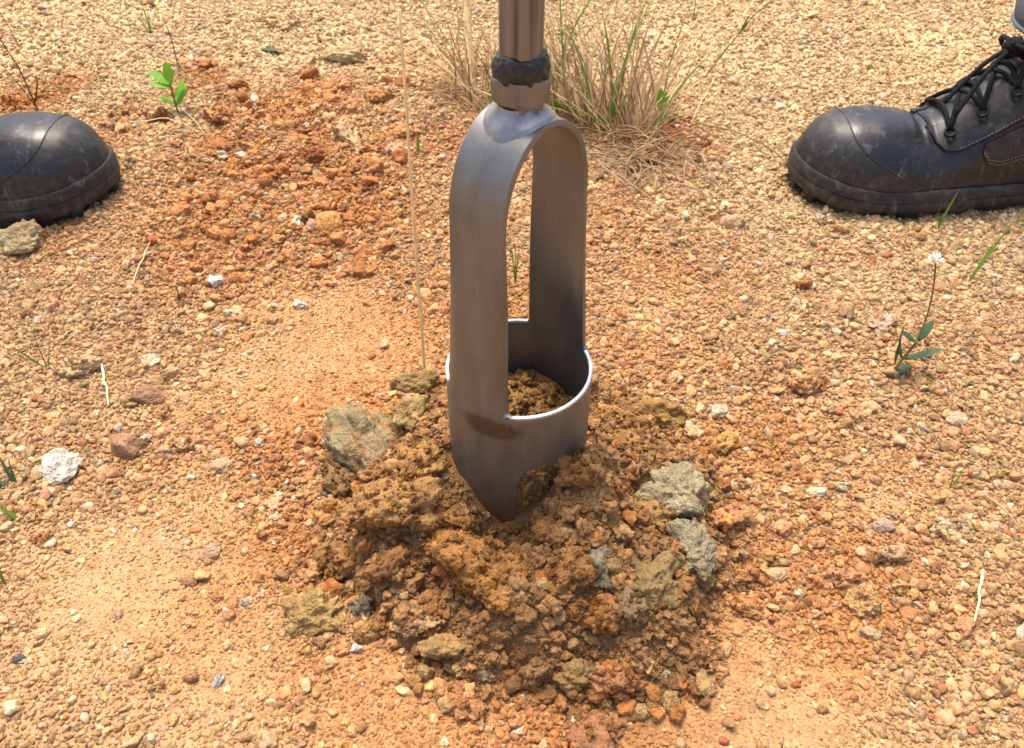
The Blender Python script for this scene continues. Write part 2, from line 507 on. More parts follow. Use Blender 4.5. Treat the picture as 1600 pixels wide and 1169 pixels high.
def rock_verts(n, seed, planes=14, soft=0.5, rough=0.06, flat=1.0):
    """an angular stone: sphere cut by random planes, then roughened"""
    v = ICO[n][0]; rg = np.random.default_rng(seed)
    nn = rg.normal(size=(planes, 3)); nn /= np.linalg.norm(nn, axis=1)[:, None]
    d = rg.uniform(0.62, 0.95, planes)
    dots = v @ nn.T
    rr = np.where(dots > 0.05, d[None] / np.maximum(dots, 0.05), 9)
    r = np.minimum(rr.min(1), 1.15)
    k = np.sort(rr, 1)[:, :2]; r2 = np.minimum(k.mean(1), 1.1)
    r = r * (1 - soft) + np.minimum(r2, 1.0) * soft * 0.97
    r *= 1 + rough * fbm(v * 2.6 + seed, 4, seed)
    p = v * r[:, None]
    p[:, 2] *= flat
    return p
def clod_verts(n, seed, amp=0.30, crumb=0.13, planes=9, dims=(1, 1, 1), cell=0.22):
    """a crumbly clod: broken faces, lumps and stuck crumbs, evenly sized whatever the clod's shape"""
    p = rock_verts(n, seed, planes, 0.40, 0.0)
    v = ICO[n][0]
    p = p * (1 + amp * fbm(v * 1.5 + seed * 1.3, 3, seed + 1, 0.5))[:, None]
    dims = np.asarray(dims, float)
    p = p / np.abs(p).max(0) * dims
    nr = v / dims; nr /= np.linalg.norm(nr, axis=1)[:, None]
    m = dims.mean(); k = 1.0 / (cell * m); c = crumb * m
    d = c * 1.1 * (0.5 - worley(p * k + seed, seed + 2)) + 0.7 * c * fbm(p * k * 0.7 + seed, 3, seed + 5)
    d += c * 0.6 * (0.5 - worley(p * k * 2.3 + seed, seed + 3))
    if n >= 5: d += c * 0.35 * (0.5 - worley(p * k * 5.0 + seed, seed + 4))
    return p + nr * d[:, None]

def proto(name, verts, n, mat):
    return mesh_from(name, verts, ICO[n][1], True, [mat])
PEB = [proto('pebble_shape', rock_verts(4 if k < 3 else 3, 100 + k, 10, 0.35, 0.12, 0.75), 4 if k < 3 else 3, M_pebble) for k in range(12)]
PEB_I = [proto('gravel_shape', rock_verts(3, 130 + k, 8 + k % 5, 0.22, 0.16, 0.80) if k % 2 else clod_verts(3, 130 + k, 0.40, 0.30, 7, (1, .9, .72), .5), 3, M_pebble_i) for k in range(12)]
CRUMB_I = [proto('crumb_shape', clod_verts(4, 160 + k, 0.36, 0.26, 8, (1, .92, .85), .42), 4, M_pebble_i) for k in range(10)]

def inst_collection(name, meshes):
    c = bpy.data.collections.new(name)
    for i, me in enumerate(meshes):
        c.objects.link(bpy.data.objects.new('%s_%02d' % (name, i), me))
    return c
COL_PEB = inst_collection('gravel_shapes', PEB_I)
COL_CR = inst_collection('crumb_shapes', CRUMB_I)

def instancer(name, P, scl, rot, idx, cols, coll):
    me = bpy.data.meshes.new(name)
    n = len(P)
    me.vertices.add(n); me.vertices.foreach_set('co', P.astype(np.float32).ravel())
    for nm, typ, data, key in (('scl', 'FLOAT_VECTOR', scl, 'vector'), ('rot', 'FLOAT_VECTOR', rot, 'vector')):
        a = me.attributes.new(nm, typ, 'POINT'); a.data.foreach_set(key, data.astype(np.float32).ravel())
    a = me.attributes.new('idx', 'INT', 'POINT'); a.data.foreach_set('value', idx.astype(np.int32))
    a = me.attributes.new('col', 'FLOAT_COLOR', 'POINT'); a.data.foreach_set('color', np.concatenate([cols, np.ones((n, 1))], 1).astype(np.float32).ravel())
    o = add(name, me)
    g = bpy.data.node_groups.new(name, 'GeometryNodeTree')
    g.interface.new_socket('Geometry', in_out='INPUT', socket_type='NodeSocketGeometry')
    g.interface.new_socket('Geometry', in_out='OUTPUT', socket_type='NodeSocketGeometry')
    gi = g.nodes.new('NodeGroupInput'); go = g.nodes.new('NodeGroupOutput')
    ip = g.nodes.new('GeometryNodeInstanceOnPoints'); ci = g.nodes.new('GeometryNodeCollectionInfo')
    ci.inputs['Collection'].default_value = coll
    ci.inputs['Separate Children'].default_value = True; ci.inputs['Reset Children'].default_value = True
    ip.inputs['Pick Instance'].default_value = True
    def na(nm, typ):
        q = g.nodes.new('GeometryNodeInputNamedAttribute'); q.data_type = typ; q.inputs['Name'].default_value = nm
        return [s for s in q.outputs if s.enabled][0]
    er = g.nodes.new('FunctionNodeEulerToRotation')
    g.links.new(na('rot', 'FLOAT_VECTOR'), er.inputs[0])
    g.links.new(gi.outputs[0], ip.inputs['Points']); g.links.new(ci.outputs[0], ip.inputs['Instance'])
    g.links.new(na('idx', 'INT'), ip.inputs['Instance Index']); g.links.new(er.outputs[0], ip.inputs['Rotation'])
    g.links.new(na('scl', 'FLOAT_VECTOR'), ip.inputs['Scale']); g.links.new(ip.outputs[0], go.inputs[0])
    md = o.modifiers.new('scatter', 'NODES'); md.node_group = g
    return o

def in_view(x, y, m):
    """1 on the ground one can see from here or a step aside, thinning out beyond; the rest is left to the material"""
    d = y - CAM[1]
    e = np.maximum.reduce([np.abs(x) - (0.30 + 0.50 * np.maximum(d, 0.0) + m), -(d + m * 0.55), d - 1.45])
    return np.clip(1 - e / 0.25, 0, 1) ** 1.5

def scatter(spacing, x0, x1, y0, y1, seed):
    rg = np.random.default_rng(seed)
    xs = np.arange(x0, x1, spacing); ys = np.arange(y0, y1, spacing * 0.87)
    X, Y = np.meshgrid(xs, ys, indexing='ij')
    X = X + (np.arange(len(ys)) % 2)[None] * spacing / 2
    x = X.ravel() + rg.uniform(-.42, .42, X.size) * spacing; y = Y.ravel() + rg.uniform(-.42, .42, X.size) * spacing
    return x, y, rg

def pebble_colors(x, y, rg, var=0.24):
    c = soil_rgb(x, y)
    n = len(x)
    c = c * np.exp(rg.normal(-0.05, var, n))[:, None]
    c = c * (1 + rg.normal(0, 0.05, (n, 3)))
    u = rg.random(n); o, s, pale = weights(x, y)
    base = 0.05 * (1 - 0.6 * o)
    c = np.where((u < base)[:, None], lin(236, 214, 178, K)[None] * rg.uniform(.75, 1.05, n)[:, None], c)
    c = np.where(((u > .10) & (u < .135))[:, None], lin(206, 142, 96, K)[None] * rg.uniform(.85, 1.1, n)[:, None], c)
    c = np.where(((u > .20) & (u < .25))[:, None], lin(186, 154, 112, K)[None] * rg.uniform(.8, 1.15, n)[:, None], c)
    c = np.where(((u > .30) & (u < .38))[:, None], lin(222, 184, 138, K)[None] * rg.uniform(.85, 1.1, n)[:, None], c)
    return np.clip(c * np.array([0.86, 0.86, 0.87]) * (1 + 0.32 * s)[:, None], 0.01, 0.8)

def gravel_layer(name, spacing, rmed, rsig, seed, region, keep, coll, kinds, sink=0.25, hgt=land, margin=0.45):
    x, y, rg = scatter(spacing, *region, seed)
    k = rg.random(len(x)) < in_view(x, y, margin); x, y = x[k], y[k]
    k = rg.random(len(x)) < keep(x, y); x, y = x[k], y[k]
    n = len(x)
    sd_ = weights(x, y)[1]
    r = np.minimum(rmed * np.exp(rg.normal(0, rsig, n)), 2.2 * rmed) * (1 - 0.25 * sd_)
    z = hgt(x, y) + r * (sink - 0.35 * sd_)
    scl = r[:, None] * rg.uniform(0.68, 1.35, (n, 3))
    rot = np.stack([rg.normal(0, .5, n), rg.normal(0, .5, n), rg.uniform(0, 6.28, n)], 1)
    return instancer(name, np.stack([x, y, z], 1), scl, rot, rg.integers(0, kinds, n), pebble_colors(x, y, rg), coll)

def keep_pebbles(x, y):
    o, s, pale = weights(x, y)
    dens = 0.85 + 0.35 * fbm(p2(x, y, 10), 3, 71)
    return dens * (1 - 0.88 * s) * np.where(heap_mask(x, y) < 0.97, 0, 1)
def keep_grit(x, y):
    o, s, pale = weights(x, y)
    return (0.95 - 0.05 * s) * np.where(heap_mask(x, y) < 0.97, 0, 1)
def keep_chunk(x, y):
    o, s, pale = weights(x, y)
    return (0.16 + 0.60 * o) * (0.6 + 0.8 * fbm(p2(x, y, 12), 3, 77)) * (1 - s) * np.where(heap_mask(x, y) < 0.97, 0, 1)
REG = (-1.7, 1.7, -0.85, 1.25)
g1 = gravel_layer('gravel', 0.0041, 0.00172, 0.46, 201, REG, keep_pebbles, COL_PEB, 12)
tag(g1, 'tan and ochre gravel of small rounded pebbles covering the ground', 'gravel', kind='stuff')
g2 = gravel_layer('grit', 0.0027, 0.0011, 0.32, 202, (-0.75, 0.75, -0.45, 0.60), keep_grit, COL_PEB, 12, margin=0.15)
tag(g2, 'fine tan grit and sand grains between the pebbles', 'grit', kind='stuff')
g3 = gravel_layer('soil_crumbs', 0.009, 0.0031, 0.42, 203, REG, keep_chunk, COL_CR, 10)
tag(g3, 'loose orange soil crumbs strewn over the gravel', 'soil crumbs', kind='stuff')

def heap_layer(name, spacing, rmed, rsig, seed, coll, kinds, sink=0.2, rmax=1.08):
    x, y, rg = scatter(spacing, HX - .17, HX + .17, HY - .16, HY + .16, seed)
    k = (heap_mask(x, y) < rmax) & (np.hypot(x, y) > 0.0445); x, y = x[k], y[k]
    n = len(x); r = np.minimum(rmed * np.exp(rg.normal(0, rsig, n)), 2.3 * rmed)
    c = 0.85 * soil_rgb(x, y) * np.exp(rg.normal(0, .22, n))[:, None]
    u = rg.random(n)
    c = np.where(((u < .07) & (r < 1.2 * rmed))[:, None], lin(160, 140, 102, K)[None] * rg.uniform(.5, .85, n)[:, None], c)
    c = np.where((u > .85)[:, None], lin(180, 124, 74, K)[None] * rg.uniform(.6, .9, n)[:, None], c)
    c = np.where(((u > .5) & (u < .53) & (r < rmed))[:, None], lin(214, 190, 150, K)[None] * rg.uniform(.7, 1.0, n)[:, None], c)
    scl = r[:, None] * rg.uniform(.75, 1.25, (n, 3))
    return instancer(name, np.stack([x, y, surf(x, y) + r * sink], 1), scl, rg.uniform(0, 6.28, (n, 3)), rg.integers(0, kinds, n), c, coll)
h1 = heap_layer('heap_crumbs', 0.0060, 0.0030, 0.50, 211, COL_CR, 10)
tag(h1, 'brown soil crumbs covering the dug heap', 'soil crumbs', kind='stuff')
h2 = heap_layer('heap_grit', 0.0030, 0.0012, 0.30, 212, COL_CR, 10)
tag(h2, 'fine brown soil grains filling gaps on the dug heap', 'soil grains', kind='stuff')

# --- soil standing inside the bucket
def plug():
    mb = MB(); nr, na = 26, 72; Rr = 0.0395
    P = np.zeros((nr + 6, na, 3))
    for i in range(nr):
        r = Rr * i / (nr - 1)
        for k in range(na):
            an = 2 * math.pi * k / na
            P[i, k] = (r * math.cos(an) + 1e-5, r * math.sin(an), 0)
    Q = P[:nr].reshape(-1, 3)
    z = 0.064 + 0.020 * np.exp(-(((Q[:, 0] + 0.018) / 0.018) ** 2 + ((Q[:, 1] - 0.006) / 0.02) ** 2)) + 0.006 * fbm(Q * 60, 3, 81) + 0.004 * (0.5 - worley(Q * 110, 83))
    P[:nr, :, 2] = z.reshape(nr, na)
    for i in range(6):
        P[nr + i] = P[nr - 1]; P[nr + i, :, 2] = P[nr - 1, :, 2] * (1 - (i + 1) / 6) + 0.005 * (i + 1) / 6
    mb.grid(P, closed_v=True)
    me = mb.mesh('soil_fill', M_heap)
    color_attr(me, np.tile(lin(166, 126, 76, K), (len(me.vertices), 1)))
    return add('soil_fill', me), z.reshape(nr, na)
pl, pz = plug()
tag(pl, 'loose brown soil filling the auger bucket', 'soil')
def plug_crumbs():
    rg = np.random.default_rng(5); n = 420
    r = 0.036 * np.sqrt(rg.random(n)); a = rg.uniform(0, 6.283, n)
    zi = pz[(r / 0.0395 * 25).astype(int), (a / 6.2832 * 72).astype(int) % 72]
    s = 0.0022 * np.exp(rg.normal(0, .4, n))
    c = lin(150, 112, 66, K)[None] * np.exp(rg.normal(0, .2, n))[:, None]
    return instancer('fill_crumbs', np.stack([r * np.cos(a), r * np.sin(a), zi + s * .2], 1), s[:, None] * rg.uniform(.8, 1.2, (n, 3)), rg.uniform(0, 6.28, (n, 3)), rg.integers(0, 10, n), c, COL_CR)
tag(plug_crumbs(), 'brown crumbs on the soil inside the bucket', 'soil crumbs', kind='stuff')

# --- clods and stones one can pick out.  (px, py, width px, height px, depth ratio, kind, colour, tilt, name, label)
STUCK = []
def stone(px, py, wp, hp, kind, rgb, name, label, cat, seed, rot=(0, 0, 0), flat=0.7, n=5, group=None, lift=0.16):
    x, y = at(px, py); 
    for _ in range(3):
        z0 = surf1(x, y); x, y = at(px, py, z0 + 0.2 * hp / scale_at(x, y, z0))
    z0 = surf1(x, y); s = scale_at(x, y, z0)
    sx = wp / s / 2 * 1.08; sz = sx * flat
    el = math.atan2(CAM[2] - z0, math.hypot(x - CAM[0], y - CAM[1]))
    vis = hp / s / 2 * 1.08                       # apparent half height = mix of depth and height
    sy = max((vis - 0.55 * sz * math.cos(el)) / math.sin(el), 0.55 * sx)
    sy = min(sy, 1.6 * sx)
    cell = float(np.clip(0.0042 / np.mean([sx, sy, sz]), 0.16, 0.5))
    if kind in ('clod', 'clay'): v = clod_verts(n, seed, 0.30, 0.42 * cell, 9, (sx, sy, sz), cell)
    elif kind == 'white': v = clod_verts(n, seed, 0.22, 0.3 * cell, 12, (sx, sy, sz), cell)
    else: v = rock_verts(n, seed, 12, 0.35, 0.09)
    if kind == 'rock': v = v / np.abs(v).max(0) * np.array([sx, sy, sz])
    m = {'clod': M_clod, 'clay': M_clay, 'white': M_white, 'rock': M_pebble}[kind]
    E = np.array(Euler(rot).to_matrix())
    v = v @ E.T
    me = mesh_from(name, v, ICO[n][1], True, [m])
    o = add(name, me, loc=(x, y, z0 + lift * sz))
    c = lin(*rgb, K)
    if kind == 'clod' and n >= 5: STUCK.append((v + np.array([x, y, z0 + lift * sz]), c))
    if kind == 'clay': c = c * np.array([0.90, 0.83, 0.74])
    elif kind != 'white': c = c * np.array([0.92, 1.0, 1.32])
    else: c = c * np.array([1.0, 0.97, 0.90])
    o.color = (*c, 1)
    tag(o, label, cat, group)
    return o

CLAY = (168, 154, 118); BR = (164, 114, 60); BR2 = (178, 130, 72); ORG = (190, 118, 62)
HEAP_CLODS = [
 # px, py, w, h, kind, rgb, label, rot, flat, n
 (574, 680, 108, 140, 'clay', (160, 148, 118), 'upright grey clay shard on the outer edge of the heap below the straw stalk', (0.3, -0.35, 0.5), 0.95, 6),
 (640, 655, 50, 60, 'clay', (166, 146, 100), 'olive grey clay lump leaning on the upright shard', (0.2, 0.3, 0), 0.8, 5),
 (532, 735, 60, 80, 'clod', (150, 112, 66), 'dark brown clod at the foot of the upright clay shard', (0, 0.2, 0.4), 0.7, 5),
 (615, 790, 150, 110, 'clod', BR2, 'broad brown crumbly clod in front of the upright clay shard', (0.15, 0.1, 0.3), 0.62, 6),
 (545, 868, 75, 55, 'clod', BR, 'brown clod with a ragged lip at the foot of the broad clod', (0, 0, .4), 0.6, 5),
 (520, 795, 52, 40, 'clod', (186, 132, 68), 'small ochre clod at the heap rim beside the broad clod', (0, 0, .2), 0.6, 5),
 (690, 830, 60, 60, 'clod', (182, 128, 64), 'rounded ochre clod leaning on the tilted flat slab of soil', (0, 0, .9), 0.8, 5),
 (758, 885, 165, 130, 'clod', (176, 122, 62), 'tilted flat slab of brown soil below the auger tip', (-0.45, 0.25, -0.6), 0.5, 6),
 (712, 812, 66, 44, 'clod', BR, 'brown clod touching the left flank of the auger tooth', (0, 0.3, .2), 0.6, 5),
 (655, 720, 80, 70, 'clod', (180, 132, 72), 'tan brown clod between the upright shard and the bucket', (0, 0, 1.1), 0.6, 5),
 (885, 885, 90, 70, 'clod', BR, 'knobbly brown clod between the tilted slab and the grey sliver', (0, 0, .3), 0.75, 5),
 (938, 872, 44, 88, 'clay', (146, 138, 118), 'narrow grey clay sliver standing in the heap', (0.3, 0.25, 0.1), 1.1, 5),
 (1012, 905, 120, 110, 'clay', (160, 140, 98), 'large mottled olive clod below the big grey clod', (0, 0.1, .6), 0.7, 6),
 (1058, 762, 118, 118, 'clay', (172, 164, 136), 'biggest pale grey clay clod on the heap', (0.1, 0.2, .2), 0.8, 6),
 (1087, 850, 66, 90, 'clay', (160, 156, 134), 'angular grey clay slab jutting from the heap edge', (0.35, 0.3, 0.2), 0.8, 6),
 (1090, 900, 70, 40, 'clay', (176, 150, 104), 'flat ochre grey flake under the angular clay slab', (0, 0, 0), 0.45, 5),
 (1020, 800, 70, 60, 'clod', (176, 130, 72), 'brown clod tucked under the biggest grey clod', (0, 0, .2), 0.7, 5),
 (1035, 645, 90, 46, 'clay', (172, 140, 88), 'ochre grey clod at the back of the heap', (0, 0, .1), 0.6, 5),
 (968, 655, 90, 56, 'clod', (178, 128, 66), 'ochre clod beside the bucket rim with a dark hollow below', (0, 0, .1), 0.6, 5),
 (985, 700, 70, 70, 'clod', (170, 122, 64), 'brown clod between the bucket and the biggest grey clod', (0, 0, .5), 0.6, 5),
 (950, 950, 85, 70, 'clod', (176, 120, 62), 'brown clod at the front of the heap below the grey sliver', (0, 0, .7), 0.75, 5),
 (985, 945, 60, 60, 'clod', (150, 118, 76), 'grey brown clod below the large mottled clod', (0, 0, .7), 0.8, 5),
 (490, 955, 110, 75, 'clay', (178, 152, 104), 'pale crumbling clay clod at the outer toe of the heap', (0, 0, .2), 0.5, 6),
 (570, 942, 48, 44, 'clay', (138, 130, 112), 'dark grey clay lump beside the pale crumbling clod', (0, 0, .2), 0.8, 5),
 (590, 975, 75, 38, 'clod', (184, 136, 78), 'long tan clod lying at the toe of the heap', (0, 0, .35), 0.6, 5),
 (648, 972, 66, 26, 'clod', (190, 150, 96), 'thin tan flake of soil lying beside the long clod', (0, 0, .1), 0.35, 5),
 (695, 1008, 80, 44, 'clay', (176, 146, 100), 'low grey tan clod at the front of the heap', (0, 0, .1), 0.55, 5),
 (845, 1035, 60, 46, 'clod', (152, 112, 66), 'dark brown nugget among the grains at the heap front', (0, 0, .4), 0.8, 5),
 (895, 1056, 62, 56, 'clay', (160, 136, 94), 'olive grey nugget wedged beside the rusty flat clod', (0, 0, .3), 0.85, 5),
 (970, 1058, 90, 54, 'clod', (180, 122, 74), 'rusty orange flat clod at the foot of the heap', (0, 0.1, -.1), 0.5, 6),
 (725, 1090, 50, 66, 'clod', (184, 126, 74), 'orange wedge of soil lying before the heap', (0, 0, .6), 0.6, 5),
 (935, 1138, 100, 70, 'clod', (178, 122, 74), 'low rust coloured clod lying in front of the rusty flat clod', (0, 0, .6), 0.45, 5),
 (825, 700, 60, 50, 'clod', BR, 'brown lump under the cut edge of the bucket', (0, 0, 0), 0.6, 5),
 (715, 600, 40, 40, 'clod', (150, 122, 80), 'grey brown lump behind the bucket rim', (0, 0, 0), 0.7, 5),
 (650, 600, 66, 36, 'clay', (160, 138, 96), 'olive clod at the back of the heap by the straw stalk', (0, 0, 0), 0.6, 5),
 (905, 760, 70, 50, 'clod', (168, 118, 60), 'brown crumbly clod right of the cut edge of the bucket', (0, 0, .3), 0.55, 5),
 (860, 820, 70, 56, 'clod', (166, 112, 56), 'dark brown clod beside the tooth of the auger', (0, 0, .8), 0.6, 5),
 (680, 940, 70, 60, 'clod', (160, 112, 62), 'brown clod under the lip of the tilted slab', (0, 0, .8), 0.6, 5),
 (605, 880, 80, 60, 'clod', (156, 108, 60), 'dark clod between broad clod and tilted slab', (0, 0, .8), 0.6, 5),
]
for i, (px, py, wp, hp, kd, rgb, lab, rt, fl, n) in enumerate(HEAP_CLODS):
    stone(px, py, wp * 1.12, hp * 1.12, kd, rgb, 'clay_clod' if kd == 'clay' else 'soil_clod', lab, 'clod', 300 + i, rt, fl, n, lift=0.08 if kd == 'clod' else 0.14)

GROUND_STONES = [
 (90, 722, 60, 64, 'white', (214, 210, 202), 'stone', 'rough white and grey mottled stone beside the grass blades', (0, 0, .2), .6, 6),
 (195, 694, 60, 48, 'rock', (178, 134, 88), 'stone', 'smooth brown block shaped stone beside a small white pebble', (0, 0.1, -.3), .75, 5),
 (36, 372, 72, 62, 'clay', (190, 176, 142), 'stone', 'pale grey lumpy stone against the boot sole', (0, 0, .1), .8, 6),
 (122, 572, 66, 44, 'clod', (206, 168, 112), 'stone', 'flat tan slab of crusted soil beside the dry stick', (0.2, 0, .2), .55, 5),
 (230, 618, 56, 36, 'rock', (176, 130, 88), 'stone', 'brown wedge shaped stone with a shaded face', (0, 0.3, .3), .7, 5),
 (263, 584, 40, 30, 'rock', (206, 166, 110), 'stone', 'tan angular stone touching the mottled slab chip', (0, 0, .2), .7, 5),
 (232, 562, 34, 30, 'white', (206, 196, 172), 'stone', 'pale mottled stone chip behind the tan angular stone', (0, 0, -.6), .6, 5),
 (250, 645, 34, 30, 'clod', (196, 146, 92), 'clod', 'small tan clod in front of the wedge stone', (0, 0, .6), .7, 5),
 (345, 725, 36, 30, 'rock', (200, 158, 108), 'stone', 'tan pentagonal stone on the orange soil', (0, 0, .2), .6, 5),
 (286, 696, 42, 28, 'clod', (202, 152, 98), 'clod', 'flat tan clod between the block stone and the pentagonal stone', (0, 0, 0), .55, 5),
 (338, 439, 27, 25, 'white', (232, 226, 214), 'stone', 'bright white stone alone below the orange hump', (0, 0, 0), .9, 5),
 (367, 488, 32, 20, 'white', (226, 212, 184), 'stone', 'cream wedge stone below the bright white stone', (0, 0.2, .4), .7, 5),
 (468, 475, 26, 20, 'white', (224, 216, 204), 'stone', 'white stone chip right of the cream wedge stone', (0, 0, -.6), .7, 5),
 (462, 343, 18, 26, 'white', (236, 228, 210), 'stone', 'white stone beside the ochre block', (0, 0, 0), 1.0, 5),
 (512, 345, 42, 44, 'rock', (206, 146, 78), 'stone', 'ochre block shaped stone on the orange hump', (0.2, 0, .2), .8, 5),
 (487, 350, 20, 28, 'rock', (190, 146, 104), 'stone', 'slim tan stone leaning on the ochre block', (0, 0, 0), 1.0, 5),
 (548, 203, 50, 62, 'clod', (216, 172, 112), 'clod', 'big pale tan clod with a dark hollow beneath on the hump', (0.4, 0.1, .8), .7, 6),
 (540, 88, 80, 34, 'clay', (206, 190, 150), 'stone', 'grey layered slab with a dark gap beneath', (0.1, 0, 0), .5, 6),
 (616, 234, 44, 34, 'clod', (218, 172, 122), 'clod', 'pale tan clod between the big clod and the straw stalk', (0, 0, .5), .6, 5),
 (440, 30, 60, 34, 'clod', (224, 184, 124), 'clod', 'flat pale slab of crust far behind the green leaf scrap', (0, 0, -.3), .4, 5),
 (460, 165, 50, 40, 'clod', (206, 140, 80), 'clod', 'orange clod below the grey layered slab', (0, 0, .3), .6, 5),
 (590, 150, 46, 30, 'clod', (206, 146, 86), 'clod', 'orange tan clod between the slab and the straw stalk', (0, 0, .3), .6, 5),
 (345, 175, 60, 40, 'clod', (208, 146, 88), 'clod', 'low orange clod right of the leafy seedling', (0, 0, .3), .5, 5),
 (490, 240, 44, 30, 'clod', (190, 118, 66), 'clod', 'rust coloured clod left of the big pale clod', (0, 0, .3), .6, 5),
 (345, 240, 26, 18, 'white', (218, 200, 172), 'stone', 'dusty white chip at the near side of the hump', (0, 0, .3), .6, 5),
 (378, 243, 20, 16, 'white', (230, 220, 200), 'stone', 'clean white chip beside the dusty one on the hump', (0, 0, .9), .8, 5),
 (250, 184, 46, 22, 'clod', (176, 126, 82), 'clod', 'brown slab of soil at the foot of the seedling', (0.2, 0, 0), .6, 5),
 (22, 163, 56, 26, 'clod', (196, 126, 66), 'clod', 'rusty clod behind the boot toe', (0, 0, 0), .6, 5),
 (1352, 938, 70, 66, 'clay', (204, 172, 124), 'clod', 'pale ragged clod resting against the reddish one', (0.2, 0, .3), .8, 6),
 (1322, 902, 66, 48, 'clod', (190, 136, 84), 'clod', 'reddish brown clod behind the pale ragged clod', (0, 0, .1), .7, 5),
 (1410, 942, 30, 24, 'rock', (166, 132, 92), 'stone', 'dull brown stone under an ochre lump', (0, 0, 0), .8, 5),
 (1412, 915, 36, 24, 'clod', (206, 160, 96), 'clod', 'ochre lump above the dull brown stone', (0, 0, 0), .7, 5),
 (1362, 990, 36, 20, 'rock', (196, 158, 112), 'stone', 'smooth tan oval stone in front of the pale ragged clod', (0, 0, -.3), .6, 5),
 (1494, 823, 68, 38, 'clod', (214, 182, 130), 'clod', 'flat pale crust slab near the lone straw', (0.25, 0, .1), .5, 5),
 (1398, 868, 60, 26, 'clod', (186, 146, 96), 'clod', 'brown flat clod with a dark hollow between slab and ragged clod', (0, 0, .1), .5, 5),
 (1170, 950, 76, 40, 'clod', (204, 142, 82), 'clod', 'flat orange clod by itself to the side of the heap', (0.1, 0, -.2), .45, 5),
 (1212, 898, 36, 28, 'rock', (208, 160, 106), 'stone', 'tan rounded stone beyond the flat orange clod', (0, 0, 0), .7, 5),
 (1148, 800, 70, 46, 'clod', (206, 146, 88), 'clod', 'orange clod beside the biggest grey clay clod', (0, 0, .3), .55, 5),
 (1125, 690, 60, 44, 'clay', (192, 152, 96), 'clod', 'ochre clod just off the heap beside the biggest grey clod', (0, 0, .3), .55, 5),
 (1125, 640, 36, 28, 'white', (204, 190, 164), 'stone', 'dusty pale stone behind the heap', (0, 0, .3), .7, 5),
 (1150, 345, 46, 30, 'rock', (216, 176, 120), 'stone', 'tan stone between the long fallen stalks', (0, 0, .1), .7, 5),
 (1255, 445, 30, 22, 'clod', (182, 122, 70), 'clod', 'rusty crumb of soil below the fallen stalk', (0, 0, .1), .8, 5),
 (1376, 505, 50, 24, 'clod', (224, 184, 136), 'clod', 'pale crust flake behind the white flower plant', (0, 0, .1), .5, 5),
 (1265, 600, 66, 30, 'clod', (204, 148, 92), 'clod', 'long orange tan clod in front of the flower plant', (0, 0, .1), .5, 5),
 (1497, 655, 34, 26, 'rock', (218, 180, 132), 'stone', 'smooth pale oval stone out on the gravel beyond the flower plant', (0, 0, .1), .7, 5),
 (1224, 520, 22, 18, 'white', (232, 226, 210), 'stone', 'bright white stone on the gravel beside the flower plant', (0, 0, .1), .8, 5),
 (1314, 760, 32, 16, 'white', (206, 192, 160), 'stone', 'pale flat pebble next to a cream oval one', (0, 0, .1), .6, 4),
 (1276, 768, 30, 16, 'rock', (230, 204, 154), 'stone', 'cream oval pebble next to a pale flat one', (0, 0, .1), .6, 4),
 (1382, 820, 34, 30, 'rock', (186, 152, 118), 'stone', 'greyish brown stone with flat facets beside the crust slab', (0, 0, .1), .7, 5),
 (340, 1062, 20, 26, 'white', (186, 182, 178), 'stone', 'grey speckled pebble beside a sandy print', (0, 0, .1), .9, 5),
 (296, 1060, 26, 16, 'rock', (176, 126, 82), 'stone', 'brown pebble beside the grey speckled one', (0, 0, .1), .8, 4),
 (557, 1013, 24, 20, 'white', (214, 206, 194), 'stone', 'grey white pebble at the toe of the heap', (0, 0, .1), .8, 5),
 (16, 1106, 26, 26, 'rock', (226, 192, 136), 'stone', 'pale yellow pebble at the sandy corner', (0, 0, .3), .8, 4),
 (30, 1030, 20, 18, 'rock', (96, 88, 84), 'stone', 'dark charcoal pebble among the pale ones', (0, 0, .3), .8, 4),
 (385, 940, 22, 20, 'white', (176, 170, 160), 'stone', 'grey pebble beside the pale crumbling clod', (0, 0, .3), .8, 4),
 (62, 840, 26, 22, 'clod', (196, 128, 76), 'clod', 'rusty round crumb in front of the leaf blades', (0, 0, .3), .8, 5),
 (405, 692, 17, 15, 'white', (238, 232, 222), 'stone', 'clean white pebble on the orange soil beside the heap', (0, 0, .3), .9, 4),
 (228, 684, 18, 16, 'white', (226, 220, 210), 'stone', 'white pebble touching the brown block shaped stone', (0, 0, .3), .9, 4),
 (238, 372, 18, 17, 'rock', (200, 102, 62), 'stone', 'round red pebble at the end of a thin straw', (0, 0, .3), .9, 4),
 (430, 808, 22, 18, 'white', (206, 192, 164), 'stone', 'cream grey pebble in the hollow beside the heap', (0, 0, .3), .8, 4),
 (330, 862, 40, 28, 'rock', (196, 156, 110), 'stone', 'tan stone with a mauve grey end', (0, 0.2, .5), .6, 5),
 (240, 1072, 36, 22, 'clod', (196, 152, 92), 'clod', 'ochre crust flake on the sandy ground', (0.3, 0, .2), .5, 5),
]
for i, (px, py, wp, hp, kd, rgb, nm, lab, rt, fl, n) in enumerate(GROUND_STONES):
    stone(px, py, wp, hp, kd, rgb, 'pebble' if wp < 27 and nm == 'stone' else ('soil_clod' if nm == 'clod' else nm), lab, 'clod' if nm == 'clod' else 'stone', 500 + i, rt, fl, n)

